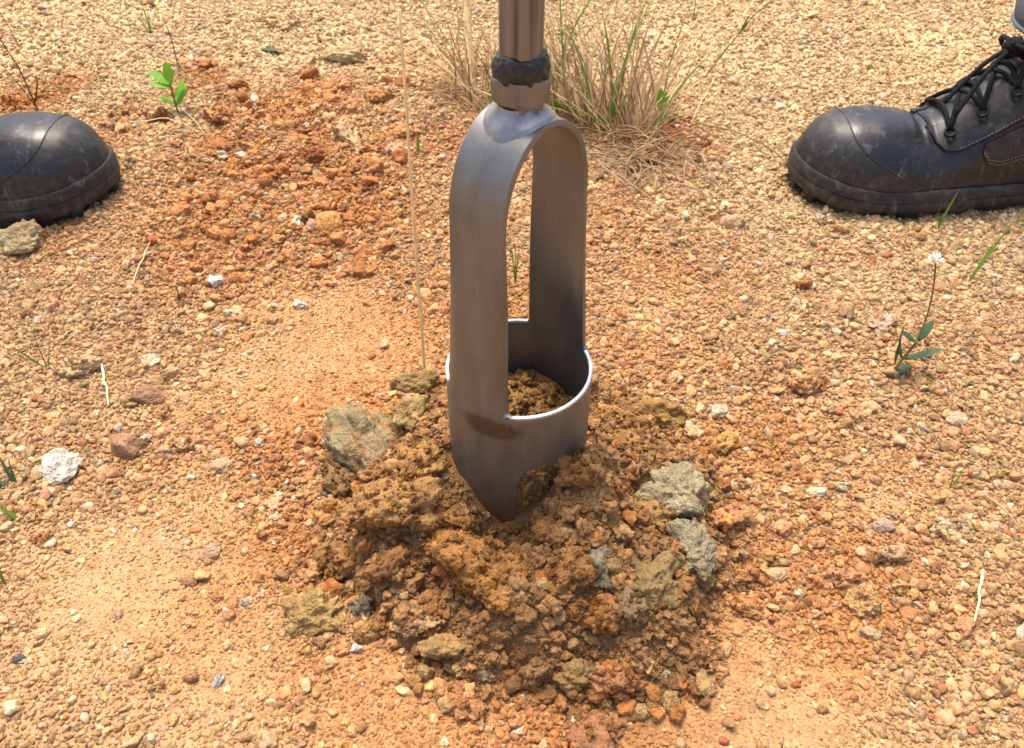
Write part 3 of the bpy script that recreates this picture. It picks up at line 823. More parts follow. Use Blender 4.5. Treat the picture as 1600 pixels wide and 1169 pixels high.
def stuck_crumbs():
    rg = np.random.default_rng(99); P = []; C = []; S_ = []
    for v, c in STUCK:
        ext = v.max(0) - v.min(0); area = ext[0] * ext[1]
        up = v[v[:, 2] > v[:, 2].mean() - 0.1 * ext[2]]
        n = int(min(len(up), area / 0.0032 ** 2))
        k = rg.choice(len(up), n, replace=False); P.append(up[k]); S_.append(0.0013 * np.exp(rg.normal(0, .45, n)))
        C.append(c[None] * 0.72 * np.exp(rg.normal(0, .22, n))[:, None])
    P = np.concatenate(P); C = np.concatenate(C); S_ = np.concatenate(S_); n = len(P)
    return instancer('clod_crumbs', P, S_[:, None] * rg.uniform(.75, 1.25, (n, 3)), rg.uniform(0, 6.28, (n, 3)), rg.integers(0, 10, n), C, COL_CR)
tag(stuck_crumbs(), 'small crumbs and grains stuck to the soil clods', 'soil crumbs', kind='stuff')

# look-alike small pebbles and nuggets, each its own object
def small(n, box, rpx, colf, name, label, cat, group, meshes, seed, test, mat=None):
    rg = np.random.default_rng(seed); k = 0; tries = 0
    while k < n and tries < n * 40:
        tries += 1
        px, py = rg.uniform(box[0], box[2]), rg.uniform(box[1], box[3])
        x, y = at(px, py, 0.005)
        if not test(x, y, rg): continue
        z = surf1(x, y); s = scale_at(x, y, z); r = rg.uniform(*rpx) / s
        o = add(name, meshes[int(rg.integers(0, len(meshes)))], loc=(x, y, z + r * .35), rot=(rg.normal(0, .4), rg.normal(0, .4), rg.uniform(0, 6.28)))
        o.scale = (r * rg.uniform(.85, 1.2), r * rg.uniform(.85, 1.2), r * rg.uniform(.8, 1.05))
        c = colf(x, y, rg); o.color = (*c, 1)
        tag(o, label, cat, group); k += 1
def off_heap(x, y, rg): return heap_mask(x, y)[0] > 1.1 and not (-0.05 < x < .05 and -.05 < y < .05)
def tan_c(x, y, rg): return np.clip(soil_rgb(np.array([x]), np.array([y]))[0] * rg.uniform(.8, 1.15), 0, .8)
def flat_c(rgb, lo=.85, hi=1.08): return lambda x, y, rg: lin(*rgb, K) * rg.uniform(lo, hi)
for nm, rgb, cnt, sd0 in (('cream', (216, 182, 138), 30, 21), ('tan', (208, 168, 118), 46, 26), ('brown', (176, 134, 94), 30, 27)):
    small(cnt, (0, 330, 1600, 1165), (7, 11.5), flat_c(rgb), 'pebble', 'rounded %s pebble a little larger than the gravel around it' % nm, 'pebble', 'larger %s pebbles in the gravel' % nm, PEB, sd0, off_heap)
small(40, (0, 20, 1600, 1165), (4, 7), flat_c((232, 212, 182)), 'white_pebble', 'small white pebble scattered in the gravel', 'pebble', 'small white pebbles in the gravel', PEB, 22, off_heap)
small(20, (900, 520, 1600, 1165), (5, 8), flat_c((190, 118, 82)), 'red_pebble', 'small brick red pebble scattered in the gravel', 'pebble', 'small brick red pebbles in the gravel', PEB, 23, off_heap)
CR_M = [proto('nugget', clod_verts(4, 240 + k, 0.22, 0.12, 9, (1, .9, .8), .4), 4, M_clod) for k in range(8)]
front = lambda x, y, rg: 0.40 < heap_mask(x, y)[0] < 1.12 and y < -0.045
for nm, rgb, cnt, sd0 in (('brown', (160, 118, 72), 60, 24), ('rusty orange', (188, 124, 72), 45, 28), ('olive tan', (178, 146, 98), 35, 29)):
    small(cnt, (500, 830, 1110, 1110), (8, 18), flat_c(rgb, .82, 1.1), 'soil_nugget', 'rounded %s soil nugget on the front of the heap' % nm, 'nugget', '%s soil nuggets on the heap front' % nm, CR_M, sd0, front)
for nm, rgb, cnt, sd0 in (('orange', (204, 146, 92), 50, 25), ('rust brown', (184, 124, 74), 40, 30)):
    small(cnt, (280, 110, 640, 440), (7, 15), flat_c(rgb, .85, 1.1), 'soil_nugget', '%s soil nugget on the loose hump' % nm, 'nugget', '%s soil nuggets on the hump' % nm, CR_M, sd0, lambda x, y, rg: rg.random() < weights(np.array([x]), np.array([y]))[0][0])
# ------------------------------------------------------------------ the soil auger
ZR, RB = 0.107, 0.0422
ANG = R(40.0)                                   # the strap runs from front left to back right
DU = np.array([math.sin(ANG), math.cos(ANG), 0.0]); DN = np.array([math.cos(ANG), -math.sin(ANG), 0.0])
S_body = steel_mat('auger_steel', (0.14, 0.139, 0.133), (0.215, 0.213, 0.203), 0.36)
S_bucket = steel_mat('bucket_steel', (0.142, 0.136, 0.127), (0.22, 0.212, 0.198), 0.42, ((-0.017, -0.0395, ZR - 0.011), (0.021, 0.02, 0.0085), (0.07, 0.045, 0.025)))
S_rod = steel_mat('rod_steel', (0.13, 0.131, 0.132), (0.205, 0.206, 0.207), 0.27, refl_streak=True)
S_edge = steel_mat('cut_edge', (0.42, 0.43, 0.45), (0.70, 0.71, 0.74), 0.30)
S_weld = simple_mat('weld_metal', (0.040, 0.039, 0.037), 0.42, 0.6, 0.5, 0.5, 320)
S_weld2 = steel_mat('ground_weld', (0.20, 0.20, 0.21), (0.38, 0.38, 0.40), 0.30)
auger = empty('soil_auger', (AX[0], AX[1], 0.0))
tag(auger, 'steel soil auger with arched strap and ring bucket standing in the dug heap', 'auger')

# bucket: a ring with a stepped lower edge and two digging teeth
def zbot(th):
    a = np.mod(-3.0 - np.degrees(th), 180.0)
    return np.interp(a, [0, 20, 45, 62, 85, 97, 126, 157, 172, 176.5, 179, 180], [-.004, .000, .012, .022, .042, .050, .063, .0655, .062, .058, .048, -.004])
def bucket():
    mb = MB(); nth = 240; nz = 14; t = 0.0021
    th = np.linspace(0, 2 * math.pi, nth, endpoint=False)
    th = np.sort(np.concatenate([th, [R(-3) + 2 * math.pi - 1e-3, R(177) - 1e-3, R(177) + 1e-3, R(-3) + 2 * math.pi + 1e-3]]))
    def ring(r, z): return np.stack([r * np.sin(th), -r * np.cos(th), z], 1)
    zb = zbot(th); L = []
    for k in range(nz + 1): L.append(ring(RB, zb + (ZR - 0.0016 - zb) * k / nz))
    L.append(ring(RB - 0.0002, np.full_like(th, ZR - 0.0012)))
    for k in range(nz + 1):
        L.append(ring(RB - t, (ZR - 0.0012) + (zb + 0.001 - ZR + 0.0012) * k / nz))
    L.append(L[0])
    mb.grid(np.array(L), closed_v=True)
    o = mb.build('bucket', S_bucket, auger, auto=40)
    # the bright ground rim, broken where the strap legs stand
    mb = MB(); half = R(30)
    for a0, a1 in ((-ANG + half, math.pi - ANG - R(28)), (math.pi - ANG + R(27), 2 * math.pi - ANG - half)):
        tt = np.linspace(a0, a1, 90)
        prof = [(RB + 0.0001, ZR - 0.0014), (RB + 0.0001, ZR - 0.0003), (RB - 0.0004, ZR), (RB - t + 0.0003, ZR), (RB - t - 0.0001, ZR - 0.0005), (RB - t - 0.0001, ZR - 0.0014)]
        P = np.array([[(r * math.sin(q), -r * math.cos(q), z + 0.0016 * (math.exp(-((q - a0) / 0.05) ** 2) + math.exp(-((q - a1) / 0.05) ** 2))) for (r, z) in prof] for q in tt])
        mb.grid(P)
    mb.build('rim', S_edge, o, auto=50)
bucket()

def side_crumbs():
    rg = np.random.default_rng(15); n = 900
    a = rg.uniform(R(-25), R(150), n); z = rg.uniform(.008, .064, n); r = 0.0388 + rg.uniform(-.001, .001, n)
    k = (z < zbot(a) - 0.003) & ((a < R(-12)) | (a > R(4))); a, z, r = a[k], z[k], r[k]; n = len(a)
    s_ = 0.0022 * np.exp(rg.normal(0, .4, n))
    c = lin(146, 108, 64, K)[None] * np.exp(rg.normal(0, .2, n))[:, None]
    return instancer('side_crumbs', np.stack([r * np.sin(a), -r * np.cos(a), z], 1), s_[:, None] * rg.uniform(.8, 1.2, (n, 3)), rg.uniform(0, 6.28, (n, 3)), rg.integers(0, 10, n), c, COL_CR)
tag(side_crumbs(), 'brown crumbs spilling out below the cut edge of the bucket', 'soil crumbs', kind='stuff')

def strap():
    """inverted U of flat bar, its legs curved to the ring"""
    mb = MB(); Wd0 = 0.0410; Wd1 = 0.0335; t = 0.0034; RA = 0.0348; AH = 0.050; zs = 0.2635 - AH
    path = []; nl = 30; na = 44
    def wat(z): return Wd0 + (Wd1 - Wd0) * min(max((z - ZR) / (zs - ZR), 0), 1)
    def uat(z): return RB + (RA - RB) * min(max((z - ZR) / (zs - ZR), 0), 1)
    for k in range(nl):
        z = ZR - 0.0006 + (zs - ZR) * k / nl; path.append((-uat(z), z, -1.0, 0.0, wat(z)))
    for k in range(na + 1):
        a = math.pi - math.pi * k / na; z = zs + AH * math.sin(a)
        nx_, nz_ = math.cos(a) / RA, math.sin(a) / AH; nl_ = math.hypot(nx_, nz_)
        path.append((RA * math.cos(a), z, nx_ / nl_, nz_ / nl_, wat(z)))
    for k in range(nl):
        z = zs - (zs - ZR + 0.0006) * (k + 1) / nl; path.append((uat(z), z, 1.0, 0.0, wat(z)))
    bev = 0.0006; nv = 13
    rows = []
    for (u, z, nu, nz, Wd) in path:
        vs = np.linspace(-Wd / 2 + bev, Wd / 2 - bev, nv)
        f = 1 - 0.9 * sstep(ZR + 0.05, zs + AH * 0.9, np.array([z]))[0]
        sec = []
        def pt(v, off):
            sag = (RB - math.sqrt(RB * RB - v * v)) * f
            o = off - sag
            return DU * (u + nu * o) + DN * v + np.array([0, 0, z + nz * o])
        sec += [pt(v, 0.0002) for v in vs]
        sec += [pt(Wd / 2, -bev), pt(Wd / 2, -t + bev)]
        sec += [pt(v, -t) for v in vs[::-1]]
        sec += [pt(-Wd / 2, -t + bev), pt(-Wd / 2, -bev)]
        rows.append(sec)
    P = np.array(rows)
    n0 = len(mb.v)
    mb.grid(P, closed_v=True)
    m = P.shape[1]
    mb.f.append(tuple(range(m))[::-1]); mb.f.append(tuple(n0 + (len(path) - 1) * m + k for k in range(m)))
    mb.build('strap', S_body, auger, auto=40)
    return zs + AH, (RA, AH)
ZT, (RA, AH) = strap()

def weld_corners():
    for sgn, base in ((-1, -RB), (1, RB)):
        for e in (-1, 1):
            mb = MB(); a = (-ANG if sgn < 0 else math.pi - ANG) + e * R(29.6)
            c = np.array([(RB - 0.0012) * math.sin(a), -(RB - 0.0012) * math.cos(a), ZR])
            v = ICO[4][0]; v = v * (1 + 0.15 * fbm(v * 3, 3, int(10 + sgn * 3 + e)))[:, None]
            mb.add(v * np.array([.0017, .0017, .0022]) + c, ICO[4][1]); mb.build('weld_bead', S_weld2, auger)
weld_corners()

# neck welded on the arch
def fl_noise(Q):
    n = fbm(Q * 110, 3, 91) * 0.0005 + 0.0003 * (0.5 - worley(Q * 260, 93))
    d = Q.copy(); d[:, 2] = 0; d /= np.linalg.norm(d, axis=1)[:, None] + 1e-9
    return d * n[:, None] + np.array([0, 0, 1.0]) * n[:, None] * 0.5
mb = MB()
prof = []
for k in range(22):
    q = k / 21; r = 0.0114 + 0.0086 * (1 - q) ** 1.5
    prof.append((r, ZT + 0.0004 + 0.0052 * q ** 1.2))
P = np.zeros((len(prof), 64, 3))
for i, (r, z) in enumerate(prof):
    for k in range(64):
        an = 2 * math.pi * k / 64; p = DU * r * math.cos(an) * 1.0 + DN * r * math.sin(an) * 0.80
        drop = AH * (1 - math.sqrt(max(1 - (r * math.cos(an) / RA) ** 2, 0))) * (1 - i / 21) ** 0.7 + 0.0012 * max(0, 1 - i / 4)
        P[i, k] = p + np.array([0, 0, z - drop])
Q = P.reshape(-1, 3); P = (Q + fl_noise(Q)).reshape(P.shape)
mb.grid(P, closed_v=True); mb.build('weld_collar', S_weld2, auger)

def hexa(name, r, z0, z1, mat, cham=0.0, dip=0.0, rot=0.0):
    mb = MB(); N = 96; L = []
    th = np.linspace(0, 2 * math.pi, N, endpoint=False)
    # hexagon with one corner to the front
    def hr(a): 
        b = (a - rot + math.pi / 2) % (math.pi / 3) - math.pi / 6
        return r * math.cos(math.pi / 6) / math.cos(b)
    rad = np.array([hr(a) for a in th])
    def lay(rr, z): return np.stack([rr * np.cos(th), rr * np.sin(th), np.broadcast_to(z, th.shape)], 1)
    corner = (rad / r - math.cos(math.pi / 6)) / (1 - math.cos(math.pi / 6))
    L.append(lay(np.full(N, 0.002), z0)); L.append(lay(np.minimum(rad, r * 0.93), z0)); L.append(lay(rad, z0 + cham * corner + 0.0003))
    L.append(lay(rad, z1 - cham * corner - dip * (1 - np.abs(corner - .5))))
    L.append(lay(np.minimum(rad, r * 0.93), z1)); L.append(lay(np.full(N, 0.002), z1))
    mb.grid(np.array(L), closed_v=True)
    return mb.build(name, mat, auger, auto=25)
ZN = ZT + 0.0072
hexa('hex_neck', 0.0111, ZT - 0.001, ZN + 0.0015, S_body, 0.0, rot=0.02)
hexa('hex_nut', 0.0149, ZN + 0.0012, ZN + 0.0118, S_body, 0.0010, rot=-0.03)
# weld bead piled on the nut round the rod
mb = MB(); prof = [(0.0126, ZN + 0.0100), (0.0131, ZN + 0.0112), (0.0131, ZN + 0.0132), (0.0128, ZN + 0.0158), (0.0122, ZN + 0.0180), (0.0114, ZN + 0.0196), (0.0106, ZN + 0.0206), (0.0094, ZN + 0.0210)]
pp = []
for i in range(len(prof) - 1):
    for q in np.linspace(0, 1, 5, endpoint=False): pp.append(tuple(np.array(prof[i]) * (1 - q) + np.array(prof[i + 1]) * q))
pp.append(prof[-1])
def bead_noise(Q):
    an = np.arctan2(Q[:, 1], Q[:, 0]); z = Q[:, 2]
    rip = np.sin(an * 15 + z * 900 + 2.5 * fbm(Q * 120, 2, 97)) * 0.00022 + fbm(Q * 300, 3, 95) * 0.0005 + 0.0005 * (0.5 - worley(Q * 330, 94))
    d = Q.copy(); d[:, 2] = 0; d /= np.linalg.norm(d, axis=1)[:, None] + 1e-9
    out = d * rip[:, None]
    out[:, 2] += fbm(Q * 90, 2, 99) * 0.0012
    return out
mb.lathe(pp, 120, bead_noise); mb.build('weld_bead', S_weld, auger)
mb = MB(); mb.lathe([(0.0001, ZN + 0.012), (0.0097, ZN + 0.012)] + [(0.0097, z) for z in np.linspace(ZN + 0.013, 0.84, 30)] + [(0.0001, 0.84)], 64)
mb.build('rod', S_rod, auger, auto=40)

# ------------------------------------------------------------------ work boots and trouser legs
def leather(name, c, rough, dust, dustc, spec=0.5, bsc=420):
    m, t, b = new_mat(name)
    tc = nd(t, 'ShaderNodeTexCoord')
    n1 = noise_node(t, 26, 6, 0.68, tc.outputs['Object'], 0.7); n2 = noise_node(t, 150, 5, 0.7, tc.outputs['Object'])
    n3 = noise_node(t, bsc, 3, 0.6, tc.outputs['Object'])
    mm = nd(t, 'ShaderNodeMath', operation='MULTIPLY'); t.links.new(n1.outputs[0], mm.inputs[0]); t.links.new(n2.outputs[0], mm.inputs[1])
    f = ramp(t, mm.outputs[0], [(0.20, (0.02,) * 3), (0.27, (dust * .35,) * 3), (0.38, (dust,) * 3)])
    cc = mix(t, c, dustc, f.outputs[0])
    ms = nd(t, 'ShaderNodeMapping'); ms.inputs['Scale'].default_value = (1, 1, 0.45); ms.inputs['Rotation'].default_value = (0.3, 0.5, 0.2); t.links.new(tc.outputs['Object'], ms.inputs[0])
    n5 = noise_node(t, 75, 8, 0.78, ms.outputs[0], 1.2); f5 = ramp(t, n5.outputs[0], [(0.55, (0, 0, 0)), (0.66, (0.32, 0.32, 0.32))])
    cc = mix(t, cc, tuple(lin(150, 146, 138)), f5.outputs[0])
    t.links.new(cc, b.inputs['Base Color'])
    rr = nd(t, 'ShaderNodeMapRange'); rr.inputs[3].default_value = rough; rr.inputs[4].default_value = 0.9
    t.links.new(f.outputs[0], rr.inputs[0]); t.links.new(rr.outputs[0], b.inputs['Roughness'])
    b.inputs['Specular IOR Level'].default_value = spec
    p = bump(t, b, n3.outputs[0], 0.25, 0.0004)
    bump(t, b, n2.outputs[0], 0.35, 0.0006, p)
    return m
DUST = tuple(lin(150, 138, 122))
L_upper = leather('boot_leather', tuple(lin(20, 23, 30)), 0.33, 0.10, DUST, 0.5)
L_panel = leather('boot_panel', tuple(lin(24, 24, 26)), 0.45, 0.14, DUST, 0.5)
L_cap = leather('boot_cap_rubber', tuple(lin(30, 31, 33)), 0.44, 0.16, DUST, 0.45)
L_sole = leather('boot_sole_rubber', tuple(lin(32, 32, 31)), 0.60, 0.20, DUST, 0.4)
L_lace = simple_mat('lace', tuple(lin(26, 26, 27)), 0.85, 0, 0.2, 0.4, 900)
L_eye = simple_mat('eyelet_metal', tuple(lin(58, 56, 54)), 0.35, 0.8, 0.5, 0.3, 300)
L_thread = simple_mat('thread', tuple(lin(132, 116, 100)), 0.8, 0, 0.2, 0.3, 900)
L_black = simple_mat('boot_seam', tuple(lin(18, 18, 19)), 0.7, 0, 0.3, 0.2, 300)

_S = np.linspace(0, 0.305, 400)
def table(ks, vs, sm=9):
    q = np.interp(_S, ks, vs); kern = np.hanning(sm * 2 + 3)[1:-1]; kern /= kern.sum()
    pad = len(kern) // 2
    return np.convolve(np.pad(q, pad, mode='edge'), kern, 'valid')
H_T = table([0, .008, .02, .04, .065, .085, .102, .112, .125, .15, .18, .208, .24, .28, .297, .305], [.056, .066, .0745, .0795, .081, .0785, .0745, .075, .083, .105, .131, .150, .160, .162, .158, .150], 7)
W_T = table([.0, .03, .06, .09, .12, .15, .18, .21, .25, .28, .305], [.046, .049, .051, .052, .050, .047, .044, .041, .040, .039, .038], 9)
K_T = table([0, .08, .13, .17, .21, .305], [0.02, .06, .2, .26, .22, .12], 9)
def bootp(s, t, off=0.0):
    """point on the upper, s from the toe back, t from one side (0) over the top to the other (pi)"""
    s = np.asarray(s, float); t = np.asarray(t, float)
    h = np.interp(s, _S, H_T); ww = np.interp(s, _S, W_T); k = np.interp(s, _S, K_T)
    # round plan at toe and heel
    e1 = np.sqrt(np.clip(1 - np.clip(1 - s / 0.058, 0, 1) ** 2.3, 0.0, 1)); e2 = np.sqrt(np.clip(1 - np.clip(1 - (0.305 - s) / 0.040, 0, 1) ** 2.2, 0, 1))
    ww = ww * np.maximum(e1 * e2, 0.004)
    zb = 0.022
    c, sn = np.cos(t), np.clip(np.sin(t), 0, 1)
    y = ww * np.sign(c) * np.abs(c) ** 0.78 * (1 - k * sn ** 1.4)
    z = zb + (h - zb) * sn ** 0.82
    # the toe box rounds off forward as it rises
    fr = np.clip(1 - s / 0.06, 0, 1)
    x = -s - 0.006 * fr * sn ** 2.2
    # flexing creases behind the toe cap
    cr = np.exp(-((s - 0.105) / 0.016) ** 2) * np.sin((s - 0.105) * 520 + 2.0 * np.sin(t * 2)) * 0.0013 * sn
    z = z + cr
    P = np.stack(np.broadcast_arrays(x, y, z), -1)
    return P
def bootn(s, t):
    e = 1e-3
    a = bootp(np.clip(s + e, 0, .305), t) - bootp(np.clip(s - e, 0, .305), t)
    b = bootp(s, np.clip(t + .02, 0, math.pi)) - bootp(s, np.clip(t - .02, 0, math.pi))
    n = np.cross(b, a)
    n /= np.linalg.norm(n, axis=-1, keepdims=True) + 1e-12
    ctr = np.stack([np.zeros_like(n[..., 0]) - np.asarray(s) * 1.0, np.zeros_like(n[..., 0]), np.full_like(n[..., 0], .03)], -1)
    flip = ((bootp(s, t) - ctr) * n).sum(-1) < 0
    n[flip] *= -1
    return n
def on(s, t, off):
    s = np.asarray(s, float); t = np.asarray(t, float)
    s, t = np.broadcast_arrays(s, t)
    return bootp(s, t) + bootn(s.copy(), t.copy()) * off

def patch(name, Sg, Tg, off, mat, parent, edge=True):
    """a panel lying on the upper; its border is turned down to the leather"""
    P = on(Sg, Tg, off)
    if edge:
        Q = on(Sg, Tg, -0.0012)
        P = np.concatenate([Q[:1], P, Q[-1:]], 0)
        Qs = np.concatenate([Q[:1], Q, Q[-1:]], 0)
        P = np.concatenate([Qs[:, :1], P, Qs[:, -1:]], 1)
    mb = MB(); mb.grid(P)
    return mb.build(name, mat, parent, auto=60)

def make_boot(loc, rz, label, near, group):
    b = empty('work_boot', loc, rz)
    tag(b, label, 'boot', group)
    s = np.concatenate([np.linspace(0, 0.02, 14, endpoint=False), np.linspace(0.02, 0.28, 80), np.linspace(.282, .305, 12)])
    t = np.linspace(0, math.pi, 49)
    Sg, Tg = np.meshgrid(s, t, indexing='ij')
    mb = MB(); mb.grid(bootp(Sg, Tg)); mb.build('upper', L_upper, b)
    # sole: rounded outline, toe spring, groove line and cut lugs
    N = 220; an = np.linspace(0, 2 * math.pi, N, endpoint=False)
    ss = (1 - np.cos(an)) / 2 * 0.305; side = np.where(an < math.pi, 1, -1)
    base = bootp(ss, np.where(side > 0, 0.0, math.pi))
    ctr = np.array([-0.15, 0, 0]); 
    tang = np.roll(base, -1, 0) - np.roll(base, 1, 0); nr = np.stack([tang[:, 1], -tang[:, 0], np.zeros(N)], 1); nr /= np.linalg.norm(nr, axis=1)[:, None] + 1e-9
    sg = np.sign(((base - ctr) * nr).sum(1)); nr *= sg[:, None]
    base = base.copy(); base[:, 2] = 0
    sp = 0.011 * np.clip(1 - ss / 0.06, 0, 1) ** 1.6 + 0.002 * np.clip((ss - .26) / .045, 0, 1)
    arch = 0.0
    lug = (np.floor(np.arange(N) / 5) % 2 == 0)
    def lay(o, z): q = base + nr * np.broadcast_to(o, (N,))[:, None]; q[:, 2] = z; return q
    top = 0.031 + 0.012 * np.clip(1 - ss / 0.07, 0, 1) ** 1.2
    L = [lay(-0.030, sp + 0.004), lay(-0.010, sp + .001), lay(np.where(lug, 0.0005, -0.006), sp), lay(np.where(lug, 0.0015, -0.006), sp + 0.007), lay(0.003, sp + 0.010), lay(0.0042, sp + 0.014),
         lay(0.0040, top - 0.012), lay(0.0030, top - 0.0112), lay(0.0030, top - 0.0105), lay(0.0040, top - 0.0098), lay(0.0034, top - 0.002), lay(0.0018, top), lay(-0.003, top - 0.001)]
    mb = MB(); mb.grid(np.array(L), closed_v=True)
    mb.f.append(tuple(range(N)))
    mb.build('sole', L_sole, b, auto=50)
    # toe cap
    tt = np.linspace(0.0, math.pi, 49); q = np.linspace(0, 1, 26)
    bt = 0.034 + 0.092 * (1 - np.sin(tt)) ** 1.9
    Sg = bt[:, None] * q[None] ** 1.3; Tg = np.repeat(tt[:, None], 26, 1)
    cap = patch('toe_cap', Sg, Tg, 0.0011, L_cap, b)
    mb = MB(); tb = np.linspace(0.10, math.pi - .10, 60); sb = 0.034 + 0.092 * (1 - np.sin(tb)) ** 1.9
    mb.tube(on(sb - .001, tb, 0.0011), 0.0007, 6); mb.build('cap_bead', L_cap, cap)
    # facing (eyestay) panels with their stitched edge, on both sides
    for sgn in (0, 1):
        m_ = lambda a: a if sgn == 0 else math.pi - a
        sf = np.linspace(0.105, 0.220, 40)
        lowz = np.interp(sf, [.105, .109, .117, .13, .15, .18, .220], [1.34, 1.02, .72, .60, .585, .60, .62])
        hi = np.interp(sf, [.105, .119, .220], [1.36, 1.28, 1.22])
        q = np.linspace(0, 1, 14)
        Tg = lowz[:, None] + (hi - lowz)[:, None] * q[None]; Sg = np.repeat(sf[:, None], 14, 1)
        pn = patch('facing', Sg, m_(Tg), 0.0017, L_panel, b)
        mb = MB(); mb.tube(on(sf, m_(lowz), 0.0012), 0.0010, 6); mb.build('facing_edge', L_black, pn)
        # second panel towards the heel
        sq = np.linspace(0.150, 0.285, 40)
        hz = np.interp(sq, [.150, .156, .167, .285], [.40, .26, .20, .22]); hz2 = np.interp(sq, [.150, .285], [.52, .56])
        Tg = hz[:, None] + (hz2 - hz)[:, None] * q[None]; Sg = np.repeat(sq[:, None], 14, 1)
        qn = patch('quarter_panel', Sg, m_(Tg), 0.0012, L_panel, b)
        # stitches: short thread dashes in double rows
        def stitch(sA, tA, par, offn):
            mb = MB(); ln = on(sA, m_(tA), offn)
            d = np.concatenate([[0], np.cumsum(np.linalg.norm(np.diff(ln, axis=0), axis=1))])
            for x0 in np.arange(0, d[-1] - .002, .0034):
                seg = np.stack([np.interp(np.linspace(x0, x0 + .0022, 3), d, ln[:, i]) for i in range(3)], 1)
                mb.tube(seg, 0.00034, 5)
            mb.build('stitching', L_thread, par)
        stitch(sf[8:], lowz[8:] + 0.035, pn, 0.0022)
        stitch(sq, hz + 0.025, qn, 0.0017); stitch(sq, hz + 0.055, qn, 0.0017)
    # tongue between the facings
    st = np.linspace(0.107, 0.222, 30); q = np.linspace(-1, 1, 15)
    Tg = math.pi / 2 + q[None] * np.interp(st, [.107, .125, .222], [.18, .33, .40])[:, None]
    patch('tongue', np.repeat(st[:, None], 15, 1), Tg, 0.0008, L_upper, b)
    # eyelets: a plate with a ring, four on each side
    EY = [0.122, 0.146, 0.170, 0.194]; te = 1.02
    eye = {}
    for sgn in (0, 1):
        for k, se in enumerate(EY):
            tq = te if sgn == 0 else math.pi - te
            c = on(se, tq, 0.0022); n = bootn(np.array([se]), np.array([tq]))[0]
            ax = on(se + .004, tq, 0.0022) - c; ax -= n * ax.dot(n); ax /= np.linalg.norm(ax); bx = np.cross(n, ax)
            up = on(se, tq + (.05 if sgn == 0 else -.05), .0022) - c; up /= np.linalg.norm(up)
            mb = MB(); mb.tube([c + 0.0042 * (ax * math.cos(a) + bx * math.sin(a)) + n * 0.0012 for a in np.linspace(0, 2 * math.pi, 20)], 0.0011, 6, cap=False)
            mb.tube([c - n * .001 - up * .007, c + n * .0006 - up * .007], 0.0036, 14)
            mb.build('eyelet', L_eye, b); eye[(sgn, k)] = (c + n * .0022 + up * 0.002, n)
    # laces crossing over the tongue
    mb = MB()
    rg = np.random.default_rng(3)
    def lace(p0, p1, mid_up, r=0.0021, wob=0.0):
        q = np.linspace(0, 1, 14)[:, None]; P = p0 * (1 - q) + p1 * q; P[:, 2] += mid_up * np.sin(q[:, 0] * math.pi)
        if wob: P += np.array([np.sin(q[:, 0] * 6 + k) for k in range(3)]).T * wob * np.sin(q * math.pi)
        mb.tube(P, r, 8)
    for k in range(4):
        lace(eye[(0, k)][0], eye[(1, k)][0], 0.010)
        if k < 3:
            lace(eye[(0, k)][0], eye[(1, k + 1)][0], 0.012); lace(eye[(1, k)][0], eye[(0, k + 1)][0], 0.014)
    kn = on(0.176, math.pi / 2, 0.016); sg = 1 if near == 0 else -1
    v = ICO[4][0]; v = v * (1 + .25 * fbm(v * 2.2, 3, 8))[:, None]; mb.add(v * np.array([.009, .008, .007]) + kn, ICO[4][1])
    # two ends and two loops falling over the near side
    for dx, dy, dz, r_ in ((.055, .020, -.040, .0020), (.048, .031, -.046, .0023)):
        q = np.linspace(0, 1, 18)[:, None]
        P = kn + np.array([dx, sg * dy, dz]) * q + np.array([0, 0, .008]) * np.sin(q * math.pi)
        mb.tube(P, r_, 8)
    for ex, ey, ez in ((-.02, .034, -.008), (-.035, .03, .006), (-.01, -.036, -.01)):
        q = np.linspace(0, 2 * math.pi, 26)
        P = kn + np.stack([(1 - np.cos(q)) / 2 * ex + .006 * np.sin(q), (1 - np.cos(q)) / 2 * ey * sg + .004 * np.sin(q), (1 - np.cos(q)) / 2 * ez + .007 * np.sin(q)], 1)
        mb.tube(P, 0.0022, 8, cap=False)
    mb.build('laces', L_lace, b)
    return b

